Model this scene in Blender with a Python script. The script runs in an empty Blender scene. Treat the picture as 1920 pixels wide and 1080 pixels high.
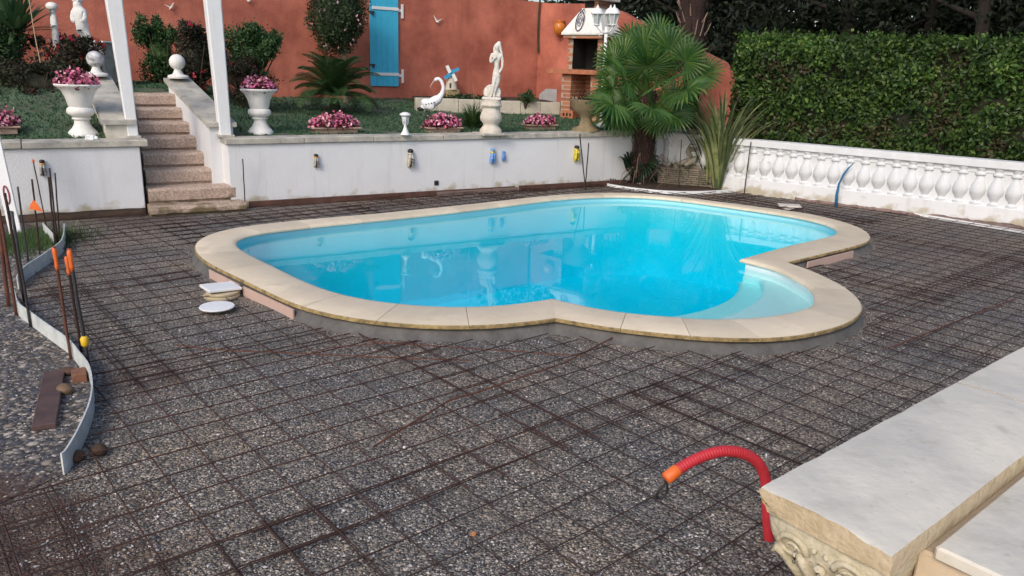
import bpy, math, random
import numpy as np
from mathutils import Vector, Matrix, noise
from mathutils.geometry import tessellate_polygon
random.seed(7); rs = np.random.RandomState(7)
C = bpy.context.scene.collection
SC = bpy.context.scene
# ---------------------------------------------------------------- camera
FPX, PITCH, ROLL, CAMH = 1450.0, math.radians(16.0), math.radians(2.0), 1.8
fwd = Vector((0, math.cos(PITCH), -math.sin(PITCH))); r0 = Vector((1, 0, 0)); u0 = r0.cross(fwd)
RT = r0*math.cos(ROLL) + u0*math.sin(ROLL); UP = -r0*math.sin(ROLL) + u0*math.cos(ROLL)
EYE = Vector((0, 0, CAMH))
cam = bpy.data.cameras.new('camera'); co = bpy.data.objects.new('camera', cam); C.objects.link(co)
M4 = Matrix((RT, UP, -fwd)).transposed().to_4x4(); M4.translation = EYE; co.matrix_world = M4
cam.sensor_width = 36; cam.lens = FPX/1920*36; cam.clip_end = 2000; cam.clip_start = .05
SC.camera = co
# ---------------------------------------------------------------- light
SUN_EL, SUN_AZ = 38, 205          # azimuth clockwise from +Y
w = bpy.data.worlds.new('World'); SC.world = w; w.use_nodes = True
nt = w.node_tree; bg = nt.nodes['Background']
sky = nt.nodes.new('ShaderNodeTexSky'); sky.sky_type = 'NISHITA'; sky.sun_disc = False
sky.sun_elevation = math.radians(SUN_EL); sky.sun_rotation = math.radians(SUN_AZ)
sky.air_density = 1.0; sky.dust_density = 3.0; sky.ozone_density = 1.0
nt.links.new(sky.outputs[0], bg.inputs[0]); bg.inputs[1].default_value = 0.15
sl = bpy.data.lights.new('sun', 'SUN'); sl.energy = 0.9; sl.angle = math.radians(14); sl.color = (1, .93, .84)
so = bpy.data.objects.new('sun', sl); C.objects.link(so)
a_ = math.radians(SUN_AZ); e_ = math.radians(SUN_EL)
sdir = Vector((math.sin(a_)*math.cos(e_), math.cos(a_)*math.cos(e_), math.sin(e_)))
so.rotation_euler = sdir.to_track_quat('Z', 'Y').to_euler(); so.location = (0, 0, 12)
SC.view_settings.view_transform = 'Standard'; SC.view_settings.look = 'None'
SC.view_settings.exposure = 0.32; SC.view_settings.gamma = 1
SC.cycles.max_bounces = 8; SC.cycles.transparent_max_bounces = 12
# ---------------------------------------------------------------- pixel -> point on a real plane
def ray(px, py): return fwd + RT*((px-960)/FPX) - UP*((py-540)/FPX)
def at(px, py, z=0.0):
    d = ray(px, py); return EYE + d*((z-CAMH)/d.z)
def onp(px, py, A, n):
    d = ray(px, py); A = Vector(A); return EYE + d*((A-EYE).dot(n)/d.dot(n))
def near(px, py, y):                       # point at world depth y
    d = ray(px, py); return EYE + d*(y/d.y)
D = Vector((.8493, .5279, 0)); N = Vector((-.5279, .8493, 0)); Q = Vector((-3.35, 9.5, 0))
def W(u, d, z=0): return Q + D*u + N*d + Vector((0, 0, z))
def UD(p): q = Vector(p)-Q; return q.dot(D), q.dot(N)
def lawn_h(x, y):
    u, d = UD((x, y, 0)); t = min(1, max(0, (1.2-u)/2.2)); g = .062 + .2*t*t*(3-2*t)
    return .835 + min(max(g*(d-.3), -.02), .5) + .012*noise.noise(Vector((x*.9, y*.9, 0)))
def on_lawn(px, py):
    z = .9
    for _ in range(25):
        p = at(px, py, z); z = .5*z + .5*lawn_h(p.x, p.y)
    return at(px, py, z)
def mpp(p): return (Vector(p)-EYE).dot(fwd)/FPX   # metres per photo pixel at p
# ---------------------------------------------------------------- materials
MAT = {}
def mat(name, col, rough=.8, var=.15, vscale=6, bump=0., bscale=40, col2=None, island=0., metal=0, spec=None, dirt=None, coord='Object', sss=0):
    if name in MAT: return MAT[name]
    m = bpy.data.materials.new(name); m.use_nodes = True; t = m.node_tree; L = t.links; b = t.nodes['Principled BSDF']
    b.inputs['Roughness'].default_value = rough; b.inputs['Metallic'].default_value = metal
    if spec is not None: b.inputs['Specular IOR Level'].default_value = spec
    tc = t.nodes.new('ShaderNodeTexCoord')
    n1 = t.nodes.new('ShaderNodeTexNoise'); n1.inputs['Scale'].default_value = vscale; n1.inputs['Detail'].default_value = 8; n1.inputs['Roughness'].default_value = .65
    L.new(tc.outputs[coord], n1.inputs[0])
    cr = t.nodes.new('ShaderNodeValToRGB'); cr.color_ramp.elements[0].position = .3; cr.color_ramp.elements[1].position = .7
    c2 = col2 or tuple(c*(1-var) for c in col)
    cr.color_ramp.elements[0].color = (*c2, 1); cr.color_ramp.elements[1].color = (*[min(1, c*(1+var*.5)) for c in col], 1)
    L.new(n1.outputs[0], cr.inputs[0]); out = cr.outputs[0]
    if island:
        g = t.nodes.new('ShaderNodeNewGeometry'); hs = t.nodes.new('ShaderNodeHueSaturation')
        mr = t.nodes.new('ShaderNodeMapRange'); mr.inputs[3].default_value = 1-island; mr.inputs[4].default_value = 1+island
        L.new(g.outputs['Random Per Island'], mr.inputs[0]); L.new(mr.outputs[0], hs.inputs['Value'])
        mh = t.nodes.new('ShaderNodeMath'); mh.operation = 'MULTIPLY_ADD'; mh.inputs[1].default_value = -.06; mh.inputs[2].default_value = .53
        L.new(g.outputs['Random Per Island'], mh.inputs[0]); L.new(mh.outputs[0], hs.inputs['Hue'])
        L.new(out, hs.inputs['Color']); out = hs.outputs[0]
    if dirt:                                      # (colour, scale, threshold, zlow, zhigh): stains with their own outline
        dc, ds, th, z0, z1 = dirt
        n3 = t.nodes.new('ShaderNodeTexNoise'); n3.inputs['Scale'].default_value = ds; n3.inputs['Detail'].default_value = 6
        L.new(tc.outputs[coord], n3.inputs[0])
        sp = t.nodes.new('ShaderNodeSeparateXYZ'); L.new(tc.outputs[coord], sp.inputs[0])
        mz = t.nodes.new('ShaderNodeMapRange'); mz.inputs[1].default_value = z0; mz.inputs[2].default_value = z1; mz.inputs[3].default_value = 1; mz.inputs[4].default_value = 0
        L.new(sp.outputs[2], mz.inputs[0])
        ad = t.nodes.new('ShaderNodeMath'); ad.operation = 'ADD'; L.new(n3.outputs[0], ad.inputs[0])
        ml = t.nodes.new('ShaderNodeMath'); ml.operation = 'MULTIPLY'; ml.inputs[1].default_value = .45; L.new(mz.outputs[0], ml.inputs[0]); L.new(ml.outputs[0], ad.inputs[1])
        m2 = t.nodes.new('ShaderNodeMapRange'); m2.inputs[1].default_value = th; m2.inputs[2].default_value = th+.18; L.new(ad.outputs[0], m2.inputs[0])
        mx = t.nodes.new('ShaderNodeMixRGB'); L.new(m2.outputs[0], mx.inputs[0]); L.new(out, mx.inputs[1]); mx.inputs[2].default_value = (*dc, 1); out = mx.outputs[0]
    L.new(out, b.inputs['Base Color'])
    if bump:
        n2 = t.nodes.new('ShaderNodeTexNoise'); n2.inputs['Scale'].default_value = bscale; n2.inputs['Detail'].default_value = 6
        L.new(tc.outputs[coord], n2.inputs[0]); bp = t.nodes.new('ShaderNodeBump'); bp.inputs['Strength'].default_value = min(1, bump*1.); bp.inputs['Distance'].default_value = .01
        L.new(n2.outputs[0], bp.inputs['Height']); L.new(bp.outputs[0], b.inputs['Normal'])
    MAT[name] = m; return m
def leafmat(name, col, island=.4, rough=.45, trans=.25, col2=None, vscale=3):
    m = mat(name, col, rough=rough, var=.35, vscale=vscale, island=island, col2=col2, spec=.35)
    t = m.node_tree; L = t.links
    if not any(n.type == 'BSDF_TRANSLUCENT' for n in t.nodes):
        b = t.nodes['Principled BSDF']; o = t.nodes['Material Output']; tr = t.nodes.new('ShaderNodeBsdfTranslucent'); mx = t.nodes.new('ShaderNodeMixShader'); mx.inputs[0].default_value = trans
        src = b.inputs['Base Color'].links[0].from_socket; L.new(src, tr.inputs[0]); L.new(b.outputs[0], mx.inputs[1]); L.new(tr.outputs[0], mx.inputs[2]); L.new(mx.outputs[0], o.inputs[0])
    return m
def gravelmat(name, stops, scale, soil=None, wet=0):
    m = bpy.data.materials.new(name); m.use_nodes = True; t = m.node_tree; L = t.links; b = t.nodes['Principled BSDF']; b.inputs['Roughness'].default_value = .85
    tc = t.nodes.new('ShaderNodeTexCoord'); v = t.nodes.new('ShaderNodeTexVoronoi'); v.inputs['Scale'].default_value = scale; v.inputs['Randomness'].default_value = 1
    wn = t.nodes.new('ShaderNodeTexNoise'); wn.inputs['Scale'].default_value = scale*.7; wn.inputs['Detail'].default_value = 2; L.new(tc.outputs['Object'], wn.inputs[0])
    va = t.nodes.new('ShaderNodeVectorMath'); va.operation = 'MULTIPLY_ADD'; va.inputs[1].default_value = (1.2/scale,)*3; L.new(wn.outputs['Color'], va.inputs[0]); L.new(tc.outputs['Object'], va.inputs[2])
    L.new(va.outputs[0], v.inputs[0])
    sp = t.nodes.new('ShaderNodeSeparateColor'); L.new(v.outputs['Color'], sp.inputs[0])
    cr = t.nodes.new('ShaderNodeValToRGB'); el = cr.color_ramp.elements
    while len(el) < len(stops): el.new(.5)
    for e, (p, c) in zip(el, stops): e.position = p; e.color = (*c, 1)
    v2 = t.nodes.new('ShaderNodeTexVoronoi'); v2.inputs['Scale'].default_value = scale*.52; L.new(va.outputs[0], v2.inputs[0]); sp2 = t.nodes.new('ShaderNodeSeparateColor'); L.new(v2.outputs['Color'], sp2.inputs[0])
    pk = t.nodes.new('ShaderNodeMath'); pk.operation = 'GREATER_THAN'; pk.inputs[1].default_value = .80; L.new(sp2.outputs[1], pk.inputs[0])
    mxa = t.nodes.new('ShaderNodeMixRGB'); L.new(pk.outputs[0], mxa.inputs[0]); L.new(sp.outputs[0], mxa.inputs[1]); L.new(sp2.outputs[0], mxa.inputs[2]); L.new(mxa.outputs[0], cr.inputs[0])
    dm = t.nodes.new('ShaderNodeMath'); dm.operation = 'MULTIPLY'; dm.inputs[1].default_value = 1.0; L.new(v2.outputs['Distance'], dm.inputs[0])
    dmx = t.nodes.new('ShaderNodeMixRGB'); L.new(pk.outputs[0], dmx.inputs[0]); L.new(v.outputs['Distance'], dmx.inputs[1]); L.new(dm.outputs[0], dmx.inputs[2]); DIST = dmx.outputs[0]
    mr = t.nodes.new('ShaderNodeMapRange'); mr.inputs[1].default_value = .35; mr.inputs[2].default_value = .75; L.new(DIST, mr.inputs[0])
    mx = t.nodes.new('ShaderNodeMixRGB'); L.new(mr.outputs[0], mx.inputs[0]); L.new(cr.outputs[0], mx.inputs[1]); mx.inputs[2].default_value = (.045, .042, .040, 1)
    # fines: broad paler and browner patches
    n = t.nodes.new('ShaderNodeTexNoise'); n.inputs['Scale'].default_value = 1.1; n.inputs['Detail'].default_value = 5; L.new(tc.outputs['Object'], n.inputs[0])
    c3 = t.nodes.new('ShaderNodeValToRGB'); c3.color_ramp.elements[0].position = .35; c3.color_ramp.elements[0].color = (.82, .81, .83, 1); c3.color_ramp.elements[1].position = .66; c3.color_ramp.elements[1].color = (1.25, 1.08, .9, 1)
    L.new(n.outputs[0], c3.inputs[0]); mu = t.nodes.new('ShaderNodeMixRGB'); mu.blend_type = 'MULTIPLY'; mu.inputs[0].default_value = 1; L.new(mx.outputs[0], mu.inputs[1]); L.new(c3.outputs[0], mu.inputs[2]); out = mu.outputs[0]
    nf = t.nodes.new('ShaderNodeTexNoise'); nf.inputs['Scale'].default_value = 2.3; nf.inputs['Detail'].default_value = 9; nf.inputs['Roughness'].default_value = .7; L.new(tc.outputs['Object'], nf.inputs[0])
    mf = t.nodes.new('ShaderNodeMapRange'); mf.inputs[1].default_value = .52; mf.inputs[2].default_value = .68; mf.inputs[4].default_value = .6; L.new(nf.outputs[0], mf.inputs[0])
    xf = t.nodes.new('ShaderNodeMixRGB'); L.new(mf.outputs[0], xf.inputs[0]); L.new(out, xf.inputs[1]); xf.inputs[2].default_value = (.135, .115, .095, 1); out = xf.outputs[0]
    for (cx, cy, rad, sc_) in (soil or []):
        vd = t.nodes.new('ShaderNodeVectorMath'); vd.operation = 'DISTANCE'; vd.inputs[1].default_value = (cx, cy, 0); L.new(tc.outputs['Object'], vd.inputs[0])
        nn = t.nodes.new('ShaderNodeTexNoise'); nn.inputs['Scale'].default_value = 7; nn.inputs['Detail'].default_value = 8; L.new(tc.outputs['Object'], nn.inputs[0])
        ad = t.nodes.new('ShaderNodeMath'); ad.operation = 'MULTIPLY_ADD'; ad.inputs[1].default_value = -rad*1.6; L.new(nn.outputs[0], ad.inputs[0]); L.new(vd.outputs['Value'], ad.inputs[2])
        m3 = t.nodes.new('ShaderNodeMapRange'); m3.inputs[1].default_value = -rad*.1; m3.inputs[2].default_value = rad*.5; m3.inputs[3].default_value = sc_; m3.inputs[4].default_value = 0; L.new(ad.outputs[0], m3.inputs[0])
        x2 = t.nodes.new('ShaderNodeMixRGB'); L.new(m3.outputs[0], x2.inputs[0]); L.new(out, x2.inputs[1]); x2.inputs[2].default_value = (.075, .035, .02, 1); out = x2.outputs[0]
    L.new(out, b.inputs['Base Color'])
    bp = t.nodes.new('ShaderNodeBump'); bp.inputs['Strength'].default_value = 1; bp.inputs['Distance'].default_value = .012; iv = t.nodes.new('ShaderNodeMath'); iv.operation = 'SUBTRACT'; iv.inputs[0].default_value = 1
    L.new(DIST, iv.inputs[1]); L.new(iv.outputs[0], bp.inputs['Height']); L.new(bp.outputs[0], b.inputs['Normal'])
    return m
white_render = mat('white_render', (.72, .73, .75), .9, .06, 2, .55, 60, dirt=((.46, .41, .31), 5.0, .74, -.02, .26))
stone_cop = mat('stone_coping', (.50, .47, .40), .85, .3, 5, .3, 50, col2=(.30, .29, .27))
white_paint = mat('white_paint', (.78, .79, .8), .55, .05, 8, .1, 30)
white_plaster = mat('white_plaster', (.78, .77, .74), .75, .12, 9, .2, 60)
red_render = mat('red_render', (.50, .165, .110), .9, .3, 1.3, .8, 45, col2=(.31, .088, .058), dirt=((.22, .05, .035), 2.2, .93, .9, 1.9))
step_mat = mat('exposed_aggregate', (.50, .39, .32), .9, .6, 45, .8, 90, col2=(.25, .18, .14), dirt=((.17, .13, .07), 6, .76, 0, .34))
def ramp(m, a, b):
    for n_ in m.node_tree.nodes:
        if n_.type == 'VALTORGB': n_.color_ramp.elements[0].position = a; n_.color_ramp.elements[1].position = b; break
ramp(red_render, .36, .66)
def streaks(m, col, amt, sc=(7, 7, .7), th=.56):
    # thin run-down stains: noise stretched along the height
    t = m.node_tree; L = t.links; b = t.nodes['Principled BSDF']; src = b.inputs['Base Color'].links[0].from_socket
    tc = t.nodes.new('ShaderNodeTexCoord'); vm = t.nodes.new('ShaderNodeVectorMath'); vm.operation = 'MULTIPLY'; vm.inputs[1].default_value = sc; L.new(tc.outputs['Object'], vm.inputs[0])
    n = t.nodes.new('ShaderNodeTexNoise'); n.inputs['Scale'].default_value = 1; n.inputs['Detail'].default_value = 7; n.inputs['Roughness'].default_value = .6; L.new(vm.outputs[0], n.inputs[0])
    mr = t.nodes.new('ShaderNodeMapRange'); mr.inputs[1].default_value = th; mr.inputs[2].default_value = th+.16; mr.inputs[4].default_value = amt; L.new(n.outputs[0], mr.inputs[0])
    mx = t.nodes.new('ShaderNodeMixRGB'); L.new(mr.outputs[0], mx.inputs[0]); L.new(src, mx.inputs[1]); mx.inputs[2].default_value = (*col, 1); L.new(mx.outputs[0], b.inputs['Base Color'])
streaks(white_render, (.50, .49, .45), .45); streaks(red_render, (.26, .075, .05), .5, (3, 3, .5), .54); streaks(white_plaster, (.5, .49, .44), .5, (14, 14, 3), .55); streaks(white_paint, (.58, .57, .53), .35, (20, 20, 1.5), .55); streaks(stone_cop, (.18, .175, .15), .7, (6, 6, 9), .54)
rust = mat('rusty_steel', (.042, .020, .016), .85, .5, 30, .2, 100, col2=(.018, .010, .009))
rust2 = mat('rusty_steel_bright', (.13, .045, .025), .85, .5, 20, .2, 100, col2=(.05, .022, .016))
steel = mat('dark_steel', (.05, .05, .055), .55, .4, 30, .1, 90, metal=.4)
orange = mat('orange_plastic', (.80, .16, .03), .5, .15, 10)
redp = mat('red_plastic', (.55, .03, .045), .6, .12, 14)
yellow = mat('yellow_plastic', (.8, .5, .03), .5, .1, 10)
black = mat('black_plastic', (.012, .012, .013), .5, .1, 10)
soilm = mat('soil', (.06, .035, .022), 1, .5, 9, 1, 35, col2=(.025, .016, .011))
bark = mat('bark', (.10, .065, .045), .95, .5, 14, 1, 40, col2=(.04, .025, .02))
fibre = mat('palm_fibre', (.045, .026, .022), 1, .6, 25, 1, 60, col2=(.018, .011, .010))
brick = mat('brick', (.42, .16, .08), .85, .3, 12, .3, 60)
terr = mat('terracotta', (.45, .2, .1), .8, .2, 8, .2, 40)
# ---------------------------------------------------------------- mesh helpers
class MB:
    def __init__(s): s.v = []; s.f = []; s.mi = []; s.m = 0
    def add(s, vs, fs):
        o = len(s.v); s.v += [tuple(v) for v in vs]; s.f += [tuple(i+o for i in f) for f in fs]; s.mi += [s.m]*len(fs); return s
    def box(s, c, sz, rz=0, ax=None, bev=0):
        hx, hy, hz = sz[0]/2, sz[1]/2, sz[2]/2; X, Y, Z = ax if ax else (Vector((math.cos(rz), math.sin(rz), 0)), Vector((-math.sin(rz), math.cos(rz), 0)), Vector((0, 0, 1)))
        c = Vector(c)
        if bev <= 0:
            vs = [c+X*(hx*i)+Y*(hy*j)+Z*(hz*k) for k in (-1, 1) for j in (-1, 1) for i in (-1, 1)]
            return s.add(vs, [(0, 2, 3, 1), (4, 5, 7, 6), (0, 1, 5, 4), (2, 6, 7, 3), (0, 4, 6, 2), (1, 3, 7, 5)])
        b = bev; lev = []
        for (k, q) in ((-hz, b), (-hz+b, 0), (hz-b, 0), (hz, b)):
            x, y = hx-q, hy-q; bb = b
            lev.append([c+X*p+Y*r+Z*k for p, r in ((x-bb, -y), (x, -y+bb), (x, y-bb), (x-bb, y), (-x+bb, y), (-x, y-bb), (-x, -y+bb), (-x+bb, -y))])
        return s.loft(lev, cap=True)
    def loft(s, rings, cap=True, close=True):
        n = len(rings[0]); vs = [p for r in rings for p in r]; fs = []
        for i in range(len(rings)-1):
            for j in range(n if close else n-1):
                a = i*n+j; b = i*n+(j+1) % n; fs.append((a, b, b+n, a+n))
        if cap: fs.append(tuple(range(n))[::-1]); fs.append(tuple((len(rings)-1)*n+j for j in range(n)))
        return s.add(vs, fs)
    def tube(s, pts, r, n=6, cap=True):
        pts = [Vector(p) for p in pts]; rr = r if isinstance(r, (list, tuple)) else [r]*len(pts); rings = []
        up = None
        for i, p in enumerate(pts):
            t = (pts[min(i+1, len(pts)-1)]-pts[max(i-1, 0)])
            t = t.normalized() if t.length > 1e-9 else Vector((0, 0, 1))
            if up is None: up = Vector((0, 0, 1)) if abs(t.z) < .9 else Vector((1, 0, 0))
            x = up.cross(t); x = x.normalized() if x.length > 1e-6 else Vector((1, 0, 0)); y = t.cross(x); up = y
            rings.append([p + (x*math.cos(2*math.pi*k/n)+y*math.sin(2*math.pi*k/n))*rr[i] for k in range(n)])
        return s.loft(rings, cap)
    def lathe(s, c, prof, n=24, ax=None, sq=0):
        c = Vector(c); rings = []
        for (r, z) in prof:
            rg = []
            for k in range(n):
                a = 2*math.pi*(k+.5)/n; q = 1
                if sq: q = 1/max(abs(math.cos(a)), abs(math.sin(a))); q = 1+(q-1)*sq
                rg.append(c+Vector((math.cos(a)*r*q, math.sin(a)*r*q, z)))
            rings.append(rg)
        return s.loft(rings)
    def ball(s, c, r, n=12, sc=(1, 1, 1), rough=0, rot=None):
        c = Vector(c); rings = []
        for i in range(n//2+1):
            ph = math.pi*i/(n//2); rg = []
            for k in range(n):
                a = 2*math.pi*k/n; v = Vector((math.sin(ph)*math.cos(a)*sc[0], math.sin(ph)*math.sin(a)*sc[1], -math.cos(ph)*sc[2]))
                if i in (0, n//2): v.x += 1e-4*math.cos(a); v.y += 1e-4*math.sin(a)
                if rough: v *= 1+rough*noise.noise(v*2.1+c*3)
                if rot: v = rot @ v
                rg.append(c+v*r)
            rings.append(rg)
        return s.loft(rings, cap=False)
    def leaves(s, P, Nn, L, Wd, jit=.7, droop=0):
        # P: points, Nn: outward normals; pointed quad leaves
        n = len(P); P = np.asarray(P, float); Nn = np.asarray(Nn, float)
        a = Nn + rs.normal(0, jit, (n, 3)); a /= np.linalg.norm(a, axis=1)[:, None]+1e-9
        b = np.cross(a, rs.normal(0, 1, (n, 3))); b /= np.linalg.norm(b, axis=1)[:, None]+1e-9
        l = L*rs.uniform(.6, 1.3, n)[:, None]; w_ = Wd*rs.uniform(.6, 1.3, n)[:, None]
        c = np.cross(a, b)
        v = np.stack([P, P+c*l*.45+b*w_*.5+a*w_*.15, P+c*l-[0, 0, droop*L], P+c*l*.45-b*w_*.5+a*w_*.15], 1).reshape(-1, 3)
        o = len(s.v); s.v += [tuple(x) for x in v.tolist()]; s.f += [(o+4*i, o+4*i+1, o+4*i+2, o+4*i+3) for i in range(n)]; s.mi += [s.m]*n; return s
    def build(s, name, m, parent=None, smooth=False, loc=None):
        me = bpy.data.meshes.new(name)
        V = s.v
        if loc is not None: V = [(x-loc[0], y-loc[1], z-loc[2]) for x, y, z in V]
        me.from_pydata(V, [], s.f)
        for q in (m if isinstance(m, (list, tuple)) else [m]): me.materials.append(q)
        me.polygons.foreach_set('material_index', s.mi)
        if smooth: me.polygons.foreach_set('use_smooth', [True]*len(s.f))
        me.update(); o = bpy.data.objects.new(name, me); C.objects.link(o)
        if parent: o.parent = parent
        if loc is not None and not parent: o.location = loc
        return o
def smooth_angle(o, ang=40):
    me = o.data; me.polygons.foreach_set('use_smooth', [True]*len(me.polygons))
    try: me.set_sharp_from_angle(angle=math.radians(ang))
    except Exception: pass
    return o
def tag(o, label, cat, group=None, kind=None):
    if label: o['label'] = label
    if cat: o['category'] = cat
    if group: o['group'] = group
    if kind: o['kind'] = kind
    return o
def thing(name, loc, label, cat, group=None, rz=0):
    o = bpy.data.objects.new(name, None); C.objects.link(o); o.location = loc; o.rotation_euler = (0, 0, rz); o.empty_display_size = .1
    return tag(o, label, cat, group)
def kids(o): return [c for c in bpy.data.objects if c.parent == o]
def dup(root, loc, label, rz=None, scale=None):
    r = root.copy(); C.objects.link(r); r.location = loc; r['label'] = label
    if rz is not None: r.rotation_euler = (0, 0, rz)
    if scale: r.scale = (scale,)*3
    for ch in kids(root):
        c = ch.copy(); C.objects.link(c); c.parent = r
        for g in kids(ch):
            d = g.copy(); C.objects.link(d); d.parent = c
    return r
def skin(name, nodes, edges, m, parent=None, loc=(0, 0, 0), lv=2, rz=0):
    me = bpy.data.meshes.new(name); me.from_pydata([n[:3] for n in nodes], edges, []); me.materials.append(m)
    o = bpy.data.objects.new(name, me); C.objects.link(o)
    md = o.modifiers.new('s', 'SKIN'); md.use_smooth_shade = True
    for i, n in enumerate(nodes):
        sv = me.skin_vertices[0].data[i]; r = n[3]; sv.radius = (r, n[4] if len(n) > 4 else r); sv.use_root = (i == 0)
    sb = o.modifiers.new('u', 'SUBSURF'); sb.levels = lv; sb.render_levels = lv
    dg = bpy.context.evaluated_depsgraph_get(); me2 = bpy.data.meshes.new_from_object(o.evaluated_get(dg)); o.modifiers.clear(); o.data = me2
    me2.polygons.foreach_set('use_smooth', [True]*len(me2.polygons))
    o.location = loc; o.rotation_euler = (0, 0, rz)
    if parent: o.parent = parent
    return o
# ---------------------------------------------------------------- pool outline (traced on the coping's top plane, smoothed)
ZT, ZB, ZW = .107, .078, .03
OUT = [(361,462),(366,452),(375,446),(395,437),(425,429),(480,421),(580,411),(730,398),(855,385.5),(960,374),(1035,366),(1110,361.5),(1185,361.5),(1260,367),(1320,374.5),(1385,383),(1440,390),(1515,400),(1565,411),(1610,425),(1630,437),(1636,446),(1630,454),(1607,461),(1540,477),(1477,492),(1515,505),(1550,520),(1587,540),(1610,560),(1618,575),(1615,587),(1600,600),(1575,612),(1537,622),(1487,631),(1425,635),(1350,634),(1300,631),(1225,624),(1135,613),(1042,597),(960,608),(895,612),(825,612),(725,606),(650,596),(600,586),(550,571),(465,530),(412,505),(375,485)]
INN = [(436,460,1),(450,449,1),(480,441,1),(605,426,1),(730,413.5,1),(855,400,1),(960,387,1),(1035,377,1),(1110,371.5,1),(1185,371,1),(1260,376,1),(1335,386,1),(1440,401,1),(1490,409,1),(1540,420,1),(1565,430,1),(1574,436,0),(1540,445,0),(1490,456,0),(1440,469,0),(1387,484,0),(1450,507,1),(1490,527,1),(1520,547,1),(1528,560,0),(1520,572,0),(1487,582,0),(1437,591,0),(1375,595,0),(1300,595,0),(1260,591,0),(1185,585,0),(1110,574,0),(1035,557,0),(960,569,0),(895,573,0),(830,573,0),(725,565,0),(650,552,0),(600,537,0),(562,521,0),(525,502,0),(500,490,0),(462,472,0)]
oP = [at(x, y, ZT).to_2d() for x, y in OUT]; iP = [at(x, y, ZT-.035*b).to_2d() for x, y, b in INN]
def sub(P, i, j): return P[i:j+1] if i <= j else P[i:]+P[:j+1]
def smoothseg(S, n):
    # catmull-rom dense, then relax with the ends pinned, then resample evenly
    S = [Vector(p) for p in S]; E_ = [2*S[0]-S[1]]+S+[2*S[-1]-S[-2]]; d = []
    for k in range(1, len(E_)-2):
        a, b, c, e = E_[k-1:k+3]
        for t in [q/12 for q in range(12)]: d.append(.5*((2*b)+(c-a)*t+(2*a-5*b+4*c-e)*t*t+(3*b-a-3*c+e)*t**3))
    d.append(S[-1]); a = np.array([tuple(p) for p in d])
    def res(a, n):
        L = np.r_[0, np.cumsum(np.linalg.norm(np.diff(a, axis=0), axis=1))]; x = np.linspace(0, L[-1], n+1)
        return np.c_[np.interp(x, L, a[:, 0]), np.interp(x, L, a[:, 1])]
    a = res(a, n)
    for _ in range(int(n*.09)): a[1:-1] = a[1:-1]*.5+.25*(a[:-2]+a[2:])
    return res(a, n)
def idx(P, pt): return min(range(len(P)), key=lambda i: abs(P[i][0]-pt[0])+abs(P[i][1]-pt[1]))
aO = [idx(OUT, p) for p in ((1042, 597), (375, 485), (1110, 361.5), (1636, 446), (1477, 492))]
aI = [idx(INN, p) for p in ((1035, 557), (462, 472), (1110, 371.5), (1574, 436), (1387, 484))]
NB, NL = 260, 90
bigO = smoothseg(sub(oP, aO[0], aO[4]), NB); bigI = smoothseg(sub(iP, aI[0], aI[4]), NB)
lobO = smoothseg(sub(oP, aO[4], aO[0]), NL); lobI = smoothseg(sub(iP, aI[4], aI[0]), NL)
# nearest-point correspondence so that coping joints run square to the edge
def match(Oa, Ia, it=400):
    n = len(Oa); L = np.r_[0, np.cumsum(np.linalg.norm(np.diff(Ia, axis=0), axis=1))]; out = []
    last = 0
    for k in range(n):
        d = np.linalg.norm(Ia-Oa[k], axis=1)+.15*np.abs(np.arange(n)-k)/n
        j = max(int(np.argmin(d)), last); last = j; out.append(L[j])
    out = np.array(out); out[0] = 0; out[-1] = L[-1]
    for _ in range(40): out[1:-1] = .5*out[1:-1]+.25*(out[:-2]+out[2:])
    return np.c_[np.interp(out, L, Ia[:, 0]), np.interp(out, L, Ia[:, 1])]
bigI = match(bigO, bigI); lobI = match(lobO, lobI)
OO = np.r_[bigO[:-1], lobO[:-1]]; II = np.r_[bigI[:-1], lobI[:-1]]; NP = len(OO)
def inpoly(x, y, P):
    r = False; n = len(P); j = n-1
    for i in range(n):
        if (P[i][1] > y) != (P[j][1] > y) and x < (P[j][0]-P[i][0])*(y-P[i][1])/(P[j][1]-P[i][1])+P[i][0]: r = not r
        j = i
    return r
def lerp(t): return OO+(II-OO)*t
# ---------------------------------------------------------------- ground
gr_cols = [(0, (.10, .10, .108)), (.2, (.19, .19, .195)), (.5, (.29, .28, .265)), (.74, (.42, .40, .37)), (.9, (.33, .28, .23)), (1, (.66, .63, .59))]
gmat = gravelmat('gravel', gr_cols, 88, soil=[(-1.9, 2.3, .6, .75), (1.05, 2.2, .4, .3), (-2.1, 4.1, .25, .4), (-4.2, 8.6, .5, .5)])
hole = [Vector((x, y, 0)) for x, y in lerp(.25)]
big = [Vector((-400, -60, 0)), Vector((400, -60, 0)), Vector((400, 700, 0)), Vector((-400, 700, 0))]
tri = tessellate_polygon([big, hole]); mb = MB(); mb.add(big+hole, [t[::-1] for t in tri]); g = mb.build('ground', gmat); tag(g, 'grey and tan crushed gravel spread over the whole pool yard', None, kind='structure')
for p in g.data.polygons:
    if p.normal.z < 0: p.flip()
g.data.update()
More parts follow.
